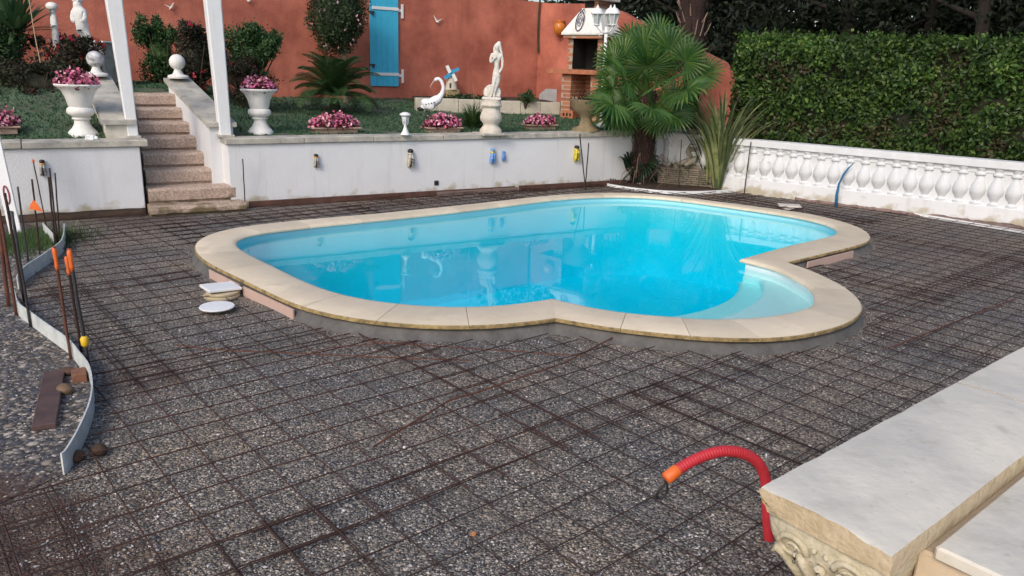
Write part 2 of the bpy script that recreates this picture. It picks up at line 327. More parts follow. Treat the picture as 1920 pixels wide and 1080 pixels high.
# ---------------------------------------------------------------- swimming pool
pool = thing('swimming_pool', (W(2.5, -3.3, 0)), 'blue kidney-like swimming pool with cream stone edge and rounded step bay', 'swimming pool')
pc = Vector(pool.location)
def pb(mb_, name, m, sm=True, parent=pool, ang=40):
    mb_.v = [(x-pc.x, y-pc.y, z-pc.z) for x, y, z in mb_.v]; o = mb_.build(name, m, parent)
    return smooth_angle(o, ang) if sm else o
prof = [(.015, ZB), (0, ZB+.004), (0, ZT-.006), (.02, ZT), (.55, ZT+.002), (.86, ZT), (.95, ZT-.006), (1.0, ZT-.02), (1.0, ZT-.034), (.95, ZT-.045), (.8, ZT-.047)]
cop_mat = mat('cream_coping', (.69, .60, .46), .75, .12, 2.2, .15, 60, col2=(.58, .49, .37))
t = cop_mat.node_tree; b_ = t.nodes['Principled BSDF']; sr = b_.inputs['Base Color'].links[0].from_socket; oi = t.nodes.new('ShaderNodeObjectInfo'); hv = t.nodes.new('ShaderNodeHueSaturation'); mr_ = t.nodes.new('ShaderNodeMapRange'); mr_.inputs[3].default_value = .86; mr_.inputs[4].default_value = 1.08
t.links.new(oi.outputs['Random'], mr_.inputs[0]); t.links.new(mr_.outputs[0], hv.inputs['Value']); t.links.new(sr, hv.inputs['Color']); t.links.new(hv.outputs[0], b_.inputs['Base Color'])
streaks(cop_mat, (.48, .42, .31), .5, (5, 5, 5), .55)
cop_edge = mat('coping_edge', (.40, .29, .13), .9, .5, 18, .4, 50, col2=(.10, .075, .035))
joints = [0]
for a_0, a_1, k in ((0, NB, 26), (NB, NB+NL, 9)):
    for q in range(1, k+1): joints.append(int(round(a_0+(a_1-a_0)*q/k)))
for s0, s1 in zip(joints[:-1], joints[1:]):
    mb = MB(); rings = []
    ids = list(range(s0, s1+1)); gap = .002
    for kk, i in enumerate(ids):
        o2 = Vector(OO[i % NP]); i2 = Vector(II[i % NP]); nx = Vector(OO[(i+1) % NP]); pv = Vector(OO[(i-1) % NP])
        tt = (nx-pv).normalized() if kk not in (0, len(ids)-1) else ((nx-o2) if kk == 0 else (o2-pv)).normalized()
        sh = tt*gap if kk == 0 else (-tt*gap if kk == len(ids)-1 else tt*0)
        if (i % NP) in (0, NB): sh = tt*0
        rings.append([(*(o2+(i2-o2)*t+sh), z) for t, z in prof])
    mb.loft(rings, cap=True)
    nP = len(prof); nr = len(rings)-1
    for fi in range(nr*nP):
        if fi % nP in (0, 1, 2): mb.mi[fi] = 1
    st = pb(mb, 'coping_stone', [cop_mat, cop_edge])
# curb under coping
conc = mat('curb_mortar', (.13, .125, .12), .9, .35, 7, .8, 30, col2=(.075, .072, .07))
mb = MB(); T0 = lerp(.10); T1 = lerp(-.02); T2 = lerp(-.10); wob = [noise.noise(Vector((p[0]*3, p[1]*3, 0))) for p in OO]
def ring(P, z, wv=0): return [(P[i][0], P[i][1], z+wob[i]*wv) for i in range(NP)]
Tm = lerp(.03)
mb.loft([ring(lerp(.3), ZB-.002), ring(T0, ZB-.002), ring(Tm, .045, .012), ring(T1, .018, .02), ring(T2, -.01)], cap=False)
pb(mb, 'curb', conc)
# pink skirting tiles on the straight runs
pink = mat('pink_tile', (.55, .39, .33), .6, .1, 6)
def pxi(px, py): p = at(px, py, ZT); return min(range(NP), key=lambda i: (OO[i][0]-p.x)**2+(OO[i][1]-p.y)**2)
for (a, b) in (((396, 497), (452, 524)), ((462, 528), (548, 571)), ((1510, 484), (1600, 463))):
    ia, ib = pxi(*a), pxi(*b); A_, B_ = Vector(OO[ia]), Vector(OO[ib]); dr = (B_-A_).normalized(); nn = Vector((dr.y, -dr.x))
    cen = Vector(II.mean(0)); 
    if (A_-cen).dot(nn) < 0: nn = -nn
    c = (A_+B_)/2 + nn*.026; mb = MB()
    ax = (Vector((dr.x, dr.y, 0)), Vector((nn.x, nn.y, 0)), Vector((0, 0, 1)))
    mb.box((c.x, c.y, ZB/2-.003), ((B_-A_).length, .012, ZB), ax=ax); pb(mb, 'skirting_tile', pink, False)
# basin liner, floor, steps
liner = mat('pool_liner', (.40, .76, .84), .5, .05, 2)
acryl = mat('pool_shell_white', (.74, .82, .84), .4, .04, 2)
mb = MB(); BI = lerp(.86); mb.loft([ring(BI, ZB+.01), ring(BI, -1.05)], cap=False)
for fi in range(len(mb.f)):
    if fi >= NB: mb.mi[fi] = 1
pb(mb, 'pool_wall', [liner, acryl])
mb = MB(); fl = [Vector((x, y, -1.05)) for x, y in lerp(.84)]; mb.add(fl, tessellate_polygon([fl])); fo = pb(mb, 'pool_floor', liner, False)
# a moulded ledge just under the rim, all along the main basin
mb = MB(); ledge = []
BL = lerp(.86); ctr = Vector(BI[:NB].mean(0))
def inset(P, d):
    n = len(P); out = []
    for i in range(n):
        t = P[(i+1) % n]-P[i-1]; t = t/np.linalg.norm(t); out.append(P[i]+np.array([t[1], -t[0]])*d)
    return np.array(out)
tst = inset(BI, .05)
sgn = 1 if inpoly(*tst[150], BI.tolist()) else -1
IN1 = inset(BI, sgn*.025)
STEPS = [(2.21, -3.63, 1.78, -.12, -1.04), (2.0, -3.76, 2.03, -.045, -.125)]
LB = BI[NB:NB+NL]
for (cu, cd_, R_, zz, zb) in STEPS:
    c = W(cu, cd_); mb = MB(); rows = []
    for i in range(NL):
        p = Vector((LB[i][0], LB[i][1], 0)); v = p-Vector((c.x, c.y, 0)); l = v.length
        if l < R_+.01: 
            if rows and len(rows) > 3: pass
            q = p-v.normalized()*.01
        else: q = Vector((c.x, c.y, 0))+v*(R_/l)
        p2 = p+v.normalized()*.03
        v_ = v.normalized()
        rows.append([Vector((p2.x, p2.y, zz)), Vector((q.x+v_.x*.02, q.y+v_.y*.02, zz)), Vector((q.x, q.y, zz-.02)), Vector((q.x, q.y, zb))])
    mb.loft(rows, cap=False, close=False); pb(mb, 'pool_step', acryl)
# pool water
wm = bpy.data.materials.new('pool_water'); wm.use_nodes = True; t = wm.node_tree; L = t.links; t.nodes.remove(t.nodes['Principled BSDF']); o_ = t.nodes['Material Output']
tr = t.nodes.new('ShaderNodeBsdfTransparent'); gl = t.nodes.new('ShaderNodeBsdfGlossy'); gl.inputs['Roughness'].default_value = .02; fr = t.nodes.new('ShaderNodeFresnel'); fr.inputs[0].default_value = 1.33; mx = t.nodes.new('ShaderNodeMixShader')
nz = t.nodes.new('ShaderNodeTexNoise'); nz.inputs['Scale'].default_value = 3.0; nz.inputs['Detail'].default_value = 2; tc = t.nodes.new('ShaderNodeTexCoord'); L.new(tc.outputs['Object'], nz.inputs[0])
bp = t.nodes.new('ShaderNodeBump'); bp.inputs['Strength'].default_value = .025; bp.inputs['Distance'].default_value = .02; L.new(nz.outputs[0], bp.inputs['Height'])
L.new(bp.outputs[0], gl.inputs['Normal']); L.new(bp.outputs[0], fr.inputs['Normal'])
ng = t.nodes.new('ShaderNodeNewGeometry'); bf = t.nodes.new('ShaderNodeMath'); bf.operation = 'SUBTRACT'; bf.inputs[0].default_value = 1; L.new(ng.outputs['Backfacing'], bf.inputs[1]); fm = t.nodes.new('ShaderNodeMath'); fm.operation = 'MULTIPLY'; L.new(fr.outputs[0], fm.inputs[0]); L.new(bf.outputs[0], fm.inputs[1]); L.new(fm.outputs[0], mx.inputs[0]); L.new(tr.outputs[0], mx.inputs[1]); L.new(gl.outputs[0], mx.inputs[2]); L.new(mx.outputs[0], o_.inputs['Surface'])
va = t.nodes.new('ShaderNodeVolumeAbsorption'); va.inputs[0].default_value = (.0, .950, .984, 1); va.inputs[1].default_value = 1.3; L.new(va.outputs[0], o_.inputs['Volume'])
mb = MB(); wp = [Vector((x, y, ZW)) for x, y in lerp(.8)]; tri = tessellate_polygon([wp]); n = len(wp)
wp2 = [Vector((p.x, p.y, -1.15)) for p in wp]
mb.add(wp+wp2, list(tri)+[tuple(i+n for i in q[::-1]) for q in tri]+[(i, i+n, (i+1) % n+n, (i+1) % n) for i in range(n)])
wo = mb.build('pool_water', wm); tag(wo, 'clear still turquoise water filling the pool', None, kind='structure')
import bmesh
for ob in (wo, fo):
    bm = bmesh.new(); bm.from_mesh(ob.data); bmesh.ops.recalc_face_normals(bm, faces=bm.faces); bm.to_mesh(ob.data); bm.free()
# ---------------------------------------------------------------- retaining walls with coping, lawn terrace
def wallbox(name, u0_, u1_, d0, d1, z0, z1, m, parent=None, rough=False):
    mb = MB(); c = W((u0_+u1_)/2, (d0+d1)/2, (z0+z1)/2); mb.box(c, (u1_-u0_, d1-d0, z1-z0), ax=(D, N, Vector((0, 0, 1))), bev=.008)
    return mb.build(name, m, parent)
XR0, XR1 = 1.0, 0.70       # right ends of the steps, bottom and top
rw = thing('retaining_wall', (0, 0, 0), 'long low white rendered wall with stone capping behind the pool', 'wall')
wallbox('wall', -.03, 7.4, .0, .22, -.05, .775, white_render, rw)
lw = thing('retaining_wall', (0, 0, 0), 'short low white wall left of the stone steps', 'wall')
wallbox('wall', -6, -1.13, .0, .22, -.05, .775, white_render, lw)
def caps(u0_, u1_, par, step=1.0):
    u = u0_; k = 0
    while u < u1_-.01:
        v = min(u+step*random.uniform(.9, 1.1), u1_); 
        if u1_-v < .3: v = u1_
        mb = MB(); mb.box(W((u+v)/2, .12, .812+.003*(k % 2)), (v-u-.006, .31, .075), ax=(D, N, Vector((0, 0, 1))), bev=.008)
        mb.build('capping_stone', stone_cop, par); u = v; k += 1
caps(-.2, 7.4, rw); caps(-6, -1.04, lw)
# lawn terrace
mb = MB(); us = np.linspace(-6, 13, 96); ds = np.r_[np.linspace(.2, 6, 40), [9, 14]]
vs = []
for u in us:
    for d in ds:
        p = W(u, d); h = lawn_h(p.x, p.y)
        if -1.16 < u < 0.0 and d < 2.15: h = -.1
        vs.append((p.x, p.y, h))
nd = len(ds); fs = [(i*nd+j, (i+1)*nd+j, (i+1)*nd+j+1, i*nd+j+1) for i in range(len(us)-1) for j in range(nd-1)]
lawnm = mat('lawn', (.068, .120, .066), 1, .5, 2.2, 1, 25, col2=(.10, .10, .07)); mb.add(vs, fs)
lo = mb.build('lawn', lawnm, smooth=True); tag(lo, 'dark green sloping lawn on the terrace behind the low wall', None, kind='structure')
mb = MB(); P = []
while len(P) < 52000:
    u = random.uniform(-4.2, 8.5); d = .28+4.4*random.random()**1.3
    if -1.25 < u < 0.1 and d < 2.3: continue
    p = W(u, d); z = lawn_h(p.x, p.y)
    if noise.noise(Vector((p.x*1.5, p.y*1.5, 5))) < -.42: continue
    P.append((p.x, p.y, z-.005))
mb.leaves(P, [(0, 0, 0)]*len(P), .05, .011, .8)
for i in range(0, len(mb.v), 4):   # blades point upward
    b0 = mb.v[i]; h = random.uniform(.02, .05); dx, dy = random.gauss(0, .02), random.gauss(0, .02); wx, wy = random.gauss(0, .006), random.gauss(0, .006)
    mb.v[i] = b0; mb.v[i+1] = (b0[0]+wx+dx*.4, b0[1]+wy+dy*.4, b0[2]+h*.5); mb.v[i+2] = (b0[0]+dx, b0[1]+dy, b0[2]+h); mb.v[i+3] = (b0[0]-wx+dx*.4, b0[1]-wy+dy*.4, b0[2]+h*.5)
grassm = leafmat('grass_blade', (.068, .145, .075), .35, .7, .2)
go = mb.build('lawn_grass', grassm); tag(go, 'short dark grass blades covering the terrace lawn', None, kind='stuff')
# ---------------------------------------------------------------- steps
sw = thing('stone_stairs', (0, 0, 0), 'flight of rough pinkish concrete steps climbing to the lawn', 'stairs')
Zv0 = Vector((0, 0, 1))
R_H = [0, .106, .28, .456, .63, .80, .96, 1.12, 1.285]
for k in range(8):
    d0 = -.28+.28*k; d1 = d0+.31 if k < 7 else d0+.45; xl = -1.11+.022*k; xr = -.05-.036*k
    mb = MB(); c = W((xl+xr)/2, (d0+d1)/2, (R_H[k+1]+R_H[k]-.06)/2)
    n1, n2 = 14, 5; hx, hy, hz = (xr-xl)/2, (d1-d0)/2, (R_H[k+1]-R_H[k]+.06)/2; rings = []
    for i in range(n1+1):
        x = -hx+2*hx*i/n1; rg = []
        for (y, z) in ((-hy+.035, -hz), (-hy+.035, -hz+.078), (-hy-.004, -hz+.092), (-hy-.006, hz-.028), (-hy+.016, hz), (0, hz), (hy, hz), (hy, -hz)):
            p = c+D*x+N*y+Vector((0, 0, z)); e = .008*noise.noise(p*9+Vector((0, 0, k*5))); e2 = .012*noise.noise(p*4)
            rg.append(p+N*(e+e2 if y < -hy+.03 else 0)+Vector((0, 0, e if z > 0 else 0)))
        rings.append(rg)
    mb.loft(rings); mb.build('step', step_mat, sw)
mb = MB(); q4 = [W(-.16, .0), W(-.028, .0), W(-.028, 2.2), W(-.42, 2.2)]; mb.loft([[p-Zv0*.05 for p in q4], [p+Zv0*.772 for p in q4]]); mb.build('side_wall', white_render, rw)
# stringer parapets (white masonry, stone slab on top), ball finials
for side, lab in ((1, 'right'), (0, 'left')):
    if side: b0, b1 = (414, 230), (335, 147)
    else: b0, b1 = (222, 225), (182, 143)
    d0, d1 = .24, 2.0
    A0 = onp(*b0, W(0, d0), N); A1 = onp(*b1, W(0, d1), N); z0, z1 = A0.z, A1.z; ub, ut = UD(A0)[0], UD(A1)[0]; print('PARAPET', side, ub, ut, z0, z1)
    sp = thing('stair_parapet', (0, 0, 0), 'sloping white parapet with grey stone slab on the %s side of the steps' % lab, 'parapet', 'parapets beside the stone steps')
    lo_, hi_ = -.14, .14
    e0 = W(ub, d0); e1 = W(ut, d1)
    X0 = e0+D*lo_; X1 = e0+D*hi_; Y0 = e1+D*lo_; Y1 = e1+D*hi_
    def col4(a, b, c_, d_, zl, za, zb): return [[Vector((p.x, p.y, zl)) for p in (a, b, c_, d_)], [Vector((a.x, a.y, za)), Vector((b.x, b.y, za)), Vector((c_.x, c_.y, zb)), Vector((d_.x, d_.y, zb))]]
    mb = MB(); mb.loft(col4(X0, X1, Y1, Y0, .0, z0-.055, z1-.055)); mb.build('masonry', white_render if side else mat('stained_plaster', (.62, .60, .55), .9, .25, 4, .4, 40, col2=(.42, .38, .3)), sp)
    o4 = D*.035; F4 = N*.05
    a, b, c_, d_ = X0-o4-F4, X1+o4-F4, Y1+o4+F4*3, Y0-o4+F4*3; mb = MB()
    mb.loft([[Vector((a.x, a.y, z0-.05)), Vector((b.x, b.y, z0-.05)), Vector((c_.x, c_.y, z1-.05)), Vector((d_.x, d_.y, z1-.05))], [Vector((a.x, a.y, z0)), Vector((b.x, b.y, z0)), Vector((c_.x, c_.y, z1)), Vector((d_.x, d_.y, z1))]])
    mb.build('slab', stone_cop, sp)
    fp = (Y0+Y1)/2+N*.02; fz = z1-.0
    f = thing('ball_finial', (fp.x, fp.y, fz), 'white concrete ball finial on the right stair parapet' if side else 'white finial base topped by a mottled ball on the left parapet', 'finial')
    s_ = .9
    mb = MB(); mb.lathe((0, 0, 0), [(.15*s_, 0), (.155*s_, .025), (.14*s_, .04), (.08*s_, .055), (.055*s_, .10), (.05*s_, .13)], 24, sq=.0); smooth_angle(mb.build('base', white_plaster, f))
    mb = MB(); mb.ball((0, 0, .13+.085), .105, 24); bo = mb.build('ball', white_plaster if side else mat('mottled', (.6, .6, .62), .8, .9, 12, col2=(.02, .03, .03)), f, smooth=True)
# pergola posts
for k, (x0, y0, x1, y1, w0, w1, lab) in enumerate(((250, 258, 213, 0, 22, 34, 'left tapering white pergola post standing at the foot of the left stair parapet'), (422, 256, 398, 0, 26, 34, 'right tapering white pergola post standing at the foot of the right stair parapet'))):
    b = at(x0, y0, .85); tp = near(x1, y1, b.y+.02); v = (tp-b); tp2 = b+v*1.5
    m_ = mpp(b); ra = w0*m_/2; rb = w1*m_/2; rc = ra+(rb-ra)*1.5
    th = thing('pergola_post', b, lab, 'post', 'white pergola posts'); mb = MB(); rg = []
    for q, pt, r in ((0, b, ra), (1, tp2, rc)):
        o3 = pt-b; rg.append([o3+D*(r*.8*i)+N*(r*.8*j) for i, j in ((-1, -.85), (-.85, -1), (.85, -1), (1, -.85), (1, .85), (.85, 1), (-.85, 1), (-1, .85))])
    rg[0] = [p-Vector((0, 0, .01)) for p in rg[0]]
    mb.loft(rg); mb.build('shaft', white_paint, th)
    mb = MB(); mb.box((0, 0, .012), (ra*2.3, ra*2.3, .03), ax=(D, N, Vector((0, 0, 1))), bev=.005); mb.build('foot_plate', stone_cop, th)
# ---------------------------------------------------------------- red walls
C1 = at(1005, 188, 1.1)
rwA = thing('boundary_wall', (0, 0, 0), 'long rough terracotta red wall behind the lawn with blue shutter', 'wall')
mb = MB(); ZR = 3.12
def slab2(mb, A, B, th, zl, za, zb):
    dr = (B-A).normalized(); n_ = Vector((-dr.y, dr.x, 0))
    mb.loft([[Vector((p.x, p.y, zl)) for p in (A, B, B+n_*th, A+n_*th)], [Vector((A.x, A.y, za)), Vector((B.x, B.y, zb)), Vector((B.x+n_.x*th, B.y+n_.y*th, zb)), Vector((A.x+n_.x*th, A.y+n_.y*th, za))]])
slab2(mb, C1-D*16, C1+D*.18, .2, .3, ZR+.12, ZR); mb.build('wall', red_render, rwA)
RN = N
D2 = Vector((.793, -.609, 0)); N2 = Vector((.609, .793, 0))
rwB = thing('boundary_wall', (0, 0, 0), 'terracotta red wall with sloping top running behind the barbecue to the hedge', 'wall')
tops = [(1008, 17), (1120, 7), (1165, 22), (1207, 46), (1307, 92), (1357, 117)]
pts = [onp(x, y, C1, N2) for x, y in tops]; pts[0].z = ZR-.02
pts.append(pts[-1]+D2*.25+Vector((0, 0, -.35))); mb = MB()
for a, b in zip(pts[:-1], pts[1:]):
    aa = Vector((a.x, a.y, 0)); bb = Vector((b.x, b.y, 0)); slab2(mb, aa, bb, .2, .3, a.z, b.z)
mb.build('wall', red_render, rwB)
# thin dark tube for the drainpipe line in the corner crease
dp = MB(); px_ = C1+Vector((.0, -.06, 0)); dp.tube([px_+Vector((0.02*math.sin(z*3), 0, z)) for z in np.linspace(1.0, ZR, 12)], .022, 6); tag(dp.build('corner_drainpipe', mat('drainpipe_dark', (.05, .05, .03), .9, .4, 10)), 'thin dark drainpipe in the corner where the red walls meet', 'plant')
# blue shutter
def onR(px, py, off=0): return onp(px, py, C1-RN*off, RN)
bl = onR(694, 161); br = onR(746, 162)
shc = Vector((bl.x, bl.y, bl.z)); wdt = (Vector((br.x, br.y, 0))-Vector((bl.x, bl.y, 0))).length
sh = thing('wooden_shutter', shc, 'tall sky blue wooden shutter with white strap hinges on red wall', 'shutter')
blue = mat('shutter_blue', (.05, .47, .72), .6, .1, 5, .2, 30, dirt=None)
mb = MB(); nB = 5
for i in range(nB): mb.box(D*(wdt*(i+.5)/nB)-RN*.03+Vector((0, 0, .9)), (wdt/nB-.002, .03, 1.8), ax=(D, N, Vector((0, 0, 1))), bev=.003)
mb.build('panel', blue, sh)
for zpx in (14, 137):
    hp = onR(720, zpx+2); z = hp.z-shc.z; mb = MB()
    mb.box(D*(wdt*.54)-RN*.052+Vector((0, 0, z)), (wdt*.94, .012, .055), ax=(D, N, Vector((0, 0, 1))), bev=.003)
    mb.box(D*(wdt*1.08)-RN*.02+Vector((0, 0, z-.02)), (wdt*.2, .014, .05), ax=(D, N, Vector((0, 0, 1))))
    mb.box(D*(wdt*1.16)-RN*.022+Vector((0, 0, z-.03)), (.05, .016, .26), ax=(D, N, Vector((0, 0, 1))), bev=.003)
    mb.build('strap_hinge', white_paint, sh)
for zpx in (22, 121):
    hp = onR(692, zpx); z = hp.z-shc.z; mb = MB(); mb.box(D*.03-RN*.06+Vector((0, 0, z)), (.11, .02, .03), ax=(D, N, Vector((0, 0, 1)))); mb.box(D*.05-RN*.065+Vector((0, 0, z-.03)), (.03, .02, .06), ax=(D, N, Vector((0, 0, 1)))); mb.build('latch', steel, sh)
# wall birds
def bird(px, py, sz, label, flip=1):
    p = onR(px, py, .04); mb = MB(); X = D*flip; Z = Vector((0, 0, 1))
    th = thing('gull_ornament', p, label, 'wall ornament', 'white gulls fixed on the red wall')
    def wing(a, b, c_, o=0): 
        mb2 = MB(); f = [X*a[0]+Z*a[1], X*b[0]+Z*b[1], X*c_[0]+Z*c_[1]]; f = [q*sz for q in f]; k = -RN*.008; mb2.add([q-k for q in f]+[q+k*1 for q in f], [(0, 1, 2), (5, 4, 3), (0, 3, 4, 1), (1, 4, 5, 2), (2, 5, 3, 0)]); return mb2
    for tri_ in (((-.05, -.1), (-.55, .75), (-.25, .75)), ((-.3, .72), (-.62, .82), (-.5, .35))): pass
    w1 = wing((-.18, -.15), (-.62, .8), (.02, .12)); w1.build('wing', white_plaster, th)
    w2 = wing((-.02, -.12), (.85, .42), (.05, .12)); w2.build('wing', white_plaster, th)
    mb = MB(); mb.tube([X*(-.22*sz)+Z*(-.05*sz)-RN*.02, X*(0)-Z*.1*sz-RN*.03, X*.22*sz-Z*.3*sz-RN*.02], [.03*sz*1.6, .09*sz*1.3, .02*sz], 8); mb.build('body', white_plaster, th, smooth=True)
bird(820, 40, .14, 'white gull ornament on the red wall right of the blue shutter')
bird(319, 14, .11, 'white gull ornament on the red wall above the dark shrub', -1)
bird(466, 1, .11, 'white gull ornament at the top edge of the red wall by the right post', 1)
# ---------------------------------------------------------------- balustrade on the right
B0 = Vector((3.5, 12.2, 0)); BD = Vector((.793, -.609, 0)); BN = Vector((.609, .793, 0)); Zv = Vector((0, 0, 1))
K0 = -1.35; K1 = 9.0
clean = mat('white_cast', (.70, .72, .75), .8, .08, 5, .2, 60, col2=(.62, .63, .64))
bal = thing('balustrade', B0, 'white cast balustrade with pear shaped balusters below the hedge', 'balustrade')
def bw(name, k0, k1, d0, d1, z0, z1, m=white_render, bev=.006):
    mb = MB(); mb.box(BD*((k0+k1)/2)+BN*((d0+d1)/2)+Zv*((z0+z1)/2), (k1-k0, d1-d0, z1-z0), ax=(BD, BN, Zv), bev=bev); return mb.build(name, m, bal)
bw('plinth', K0, K1, -.015, .2, -.05, .24); bw('backing_panel', K0+.01, K1-.01, .035, .18, .23, .74, clean); bw('handrail', K0, K1, -.03, .22, .735, .835, clean)
mb = MB()
bpf = [(.052, .0), (.055, .035), (.045, .04), (.035, .06), (.045, .09), (.072, .15), (.078, .20), (.066, .26), (.045, .32), (.036, .355), (.036, .375), (.055, .39), (.055, .41), (.036, .425), (.036, .44), (.055, .46), (.055, .49)]
mb = MB(); mb.lathe((0, 0, 0), [(r*1.28, z*1.035) for r, z in bpf], 20)
bm0 = smooth_angle(mb.build('baluster', clean, bal), 50); bm0.location = BD*(K0+.1)+BN*.055+Zv*.235
k = K0+.1
while k < K1-.2:
    k += .205; c = bm0.copy(); C.objects.link(c); c.parent = bal; c.location = BD*k+BN*.055+Zv*.235; c.rotation_euler = (0, 0, random.uniform(-1, 1))
# little square blocks beneath the rail between balusters (moulded gaps)
mb = MB(); k = K0+.1+.1025; mb.box((0, 0, 0), (.10, .05, .075), ax=(BD, BN, Zv)); mo = mb.build('moulding', clean, bal); mo.location = BD*k+BN*.045+Zv*.705
while k < K1-.4: k += .205; c = mo.copy(); C.objects.link(c); c.parent = bal; c.location = BD*k+BN*.045+Zv*.705
# soil trace and strip at its foot
es = MB(); pts = [at(x, y, .0) for x, y in ((1500, 372), (1560, 383), (1620, 392), (1680, 399), (1740, 408), (1800, 418), (1860, 428), (1920, 438), (2050, 460))]
rg = []
for p in pts: rg.append([p+Zv*.0, p+Zv*.035, p+BN*.012+Zv*.035, p+BN*.012])
es.loft(rg); tag(es.build('edging_strip', white_paint), 'thin pale plastic strip lying at the foot of the balustrade', 'edging')
rg = []
for i in range(60):
    f = i/59*(len(pts)-1); j = min(int(f), len(pts)-2); p = pts[j].lerp(pts[j+1], f-j); k = (p-B0).dot(BD); wl = B0+BD*k-BN*.012; e = .012*noise.noise(Vector((k*4, 0, 0)))+.010*noise.noise(Vector((k*13, 0, 2)))
    p = p if (wl-p).dot(BN) > .02 else wl-BN*.02
    rg.append([p+Zv*.001, p.lerp(wl, .3)+Zv*(.022+e), p.lerp(wl, .7)+Zv*(.03+e*1.5), wl+Zv*(.05+e*2.5), wl+BN*.01-Zv*.01])
mb = MB(); mb.loft(rg); tag(mb.build('soil_bank', mat('pinkish_soil', (.24, .17, .15), 1, .5, 14, 1, 40, col2=(.12, .08, .07)), smooth=True), 'low bank of pinkish soil against the balustrade foot', None, kind='structure')
# ---------------------------------------------------------------- hedge
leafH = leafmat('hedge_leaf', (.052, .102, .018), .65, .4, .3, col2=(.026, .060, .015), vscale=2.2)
hd = thing('hedge', B0, 'tall clipped green hedge behind the white balustrade', 'hedge')
mb = MB(); mb.box(BD*4.0+BN*1.0+Zv*1.28, (8.1, .9, 1.8), ax=(BD, BN, Zv)); mb.build('branches', mat('hedge_core', (.03, .03, .018), 1, .5, 12, 1, 20), hd)
mb = MB(); P = []; Nn = []
def hz(k): return 2.29+.01*k+.03*math.sin(k*1.3+1)+.06*noise.noise(Vector((k*2.3, 0, 3)))
for i in range(30000):
    k = random.uniform(-.35, 8.2); z = .72+(hz(k)-.72)*random.random(); bmp = .20*noise.noise(Vector((k*2.2, z*2.2, 0)))+.07*noise.noise(Vector((k*8, z*8, 4)))
    d = .38+bmp+abs(random.gauss(0, .07))
    if noise.noise(Vector((k*3.5, z*3.5, 9))) < -.30 and random.random() < .8: continue
    P.append(tuple(BD*k+BN*d+Zv*z)); Nn.append(tuple(-BN+Zv*.35))
for i in range(9000):
    k = random.uniform(-.35, 8.2); d = random.uniform(.4, 1.5); P.append(tuple(BD*k+BN*d+Zv*(hz(k)+random.gauss(0, .04)))); Nn.append((0, 0, 1))
for i in range(5000):
    d = random.uniform(.4, 1.5); z = .72+1.7*random.random(); P.append(tuple(BD*(-.38+random.gauss(0, .05))+BN*d+Zv*z)); Nn.append(tuple(-BD))
mb.leaves(P, Nn, .078, .044, .85)
# upright shoots on top
P = []; Nn = []
for i in range(260):
    k = random.uniform(-.3, 8.2); b = BD*k+BN*random.uniform(.4, .9)+Zv*hz(k); h = random.uniform(.03, .15)
    for j in range(14): P.append(tuple(b+Zv*(h*random.random())+Vector((random.gauss(0, .02), random.gauss(0, .02), 0)))); Nn.append((random.gauss(0, 1), random.gauss(0, 1), .6))
mb.leaves(P, Nn, .06, .028, .3)
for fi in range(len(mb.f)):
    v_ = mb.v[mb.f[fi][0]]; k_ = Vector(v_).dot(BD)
    q_ = (v_[2]-2.0)*.9*(v_[2] > 2.0)-.16+noise.noise(Vector((k_*1.7, v_[2]*2.4, 31)))+.35*noise.noise(Vector((k_*6, v_[2]*6, 2)))  # paler leaves favour the top: its light painted in, besides random new growth
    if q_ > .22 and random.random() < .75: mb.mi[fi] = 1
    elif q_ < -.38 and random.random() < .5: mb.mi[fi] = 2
mb.build('foliage', [leafH, leafmat('hedge_leaf_new_toplit', (.085, .165, .030), .5, .4, .3, col2=(.06, .13, .03)), leafmat('hedge_leaf_brown', (.06, .05, .022), .6, .5, .2)], hd)
# ---------------------------------------------------------------- dark trees behind
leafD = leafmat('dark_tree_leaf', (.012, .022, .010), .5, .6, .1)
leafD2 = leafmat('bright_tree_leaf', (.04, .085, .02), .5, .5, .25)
def tree(x, y, z, H, R, label, lm, n=9000, leaf=.13, cz=.45, group='trees behind the red wall and hedge'):
    t_ = thing('broadleaf_tree', (x, y, z), label, 'tree', group)
    mb = MB(); lean = random.uniform(-.3, .3)
    mb.tube([(0, 0, -.2), (lean*.3, 0, H*.2), (lean, .1, H*.5), (lean*1.2, .1, H*.85)], [.2, .15, .1, .03], 8)
    for q in range(7):
        a = q*2.4; h = H*(.25+.08*q); mb.tube([(lean*.5, 0, h), (math.cos(a)*R*.4, math.sin(a)*R*.4, h+.4), (math.cos(a)*R*.8, math.sin(a)*R*.8, h+.9)], [.07, .045, .015], 5)
    mb.build('trunk', mat('dark_bark', (.03, .024, .02), .95, .5, 14, 1, 40), t_, smooth=True)
    mb = MB(); P = []; Nn = []
    cl = [(random.gauss(0, 1), random.gauss(0, 1), random.uniform(-1, 1), random.uniform(.3, .55)) for _ in range(34)]
    for i in range(n):
        c = random.choice(cl); v = Vector((c[0], c[1], 0)); 
        if v.length > 1.05: v = v.normalized()*1.05
        taper = 1-.45*max(0, c[2]); w_ = Vector((random.gauss(0, 1), random.gauss(0, 1), random.gauss(0, 1))).normalized()
        rr = c[3]*random.random()**.35; P.append((v.x*R*.72*taper+w_.x*rr*R, v.y*R*.72*taper+w_.y*rr*R, H*.5+c[2]*H*cz+w_.z*rr*R*.8)); Nn.append(tuple(w_+Vector((0, 0, .3))))
    mb.leaves(P, Nn, leaf, leaf*.5, .6); mb.build('crown', lm, t_); return t_
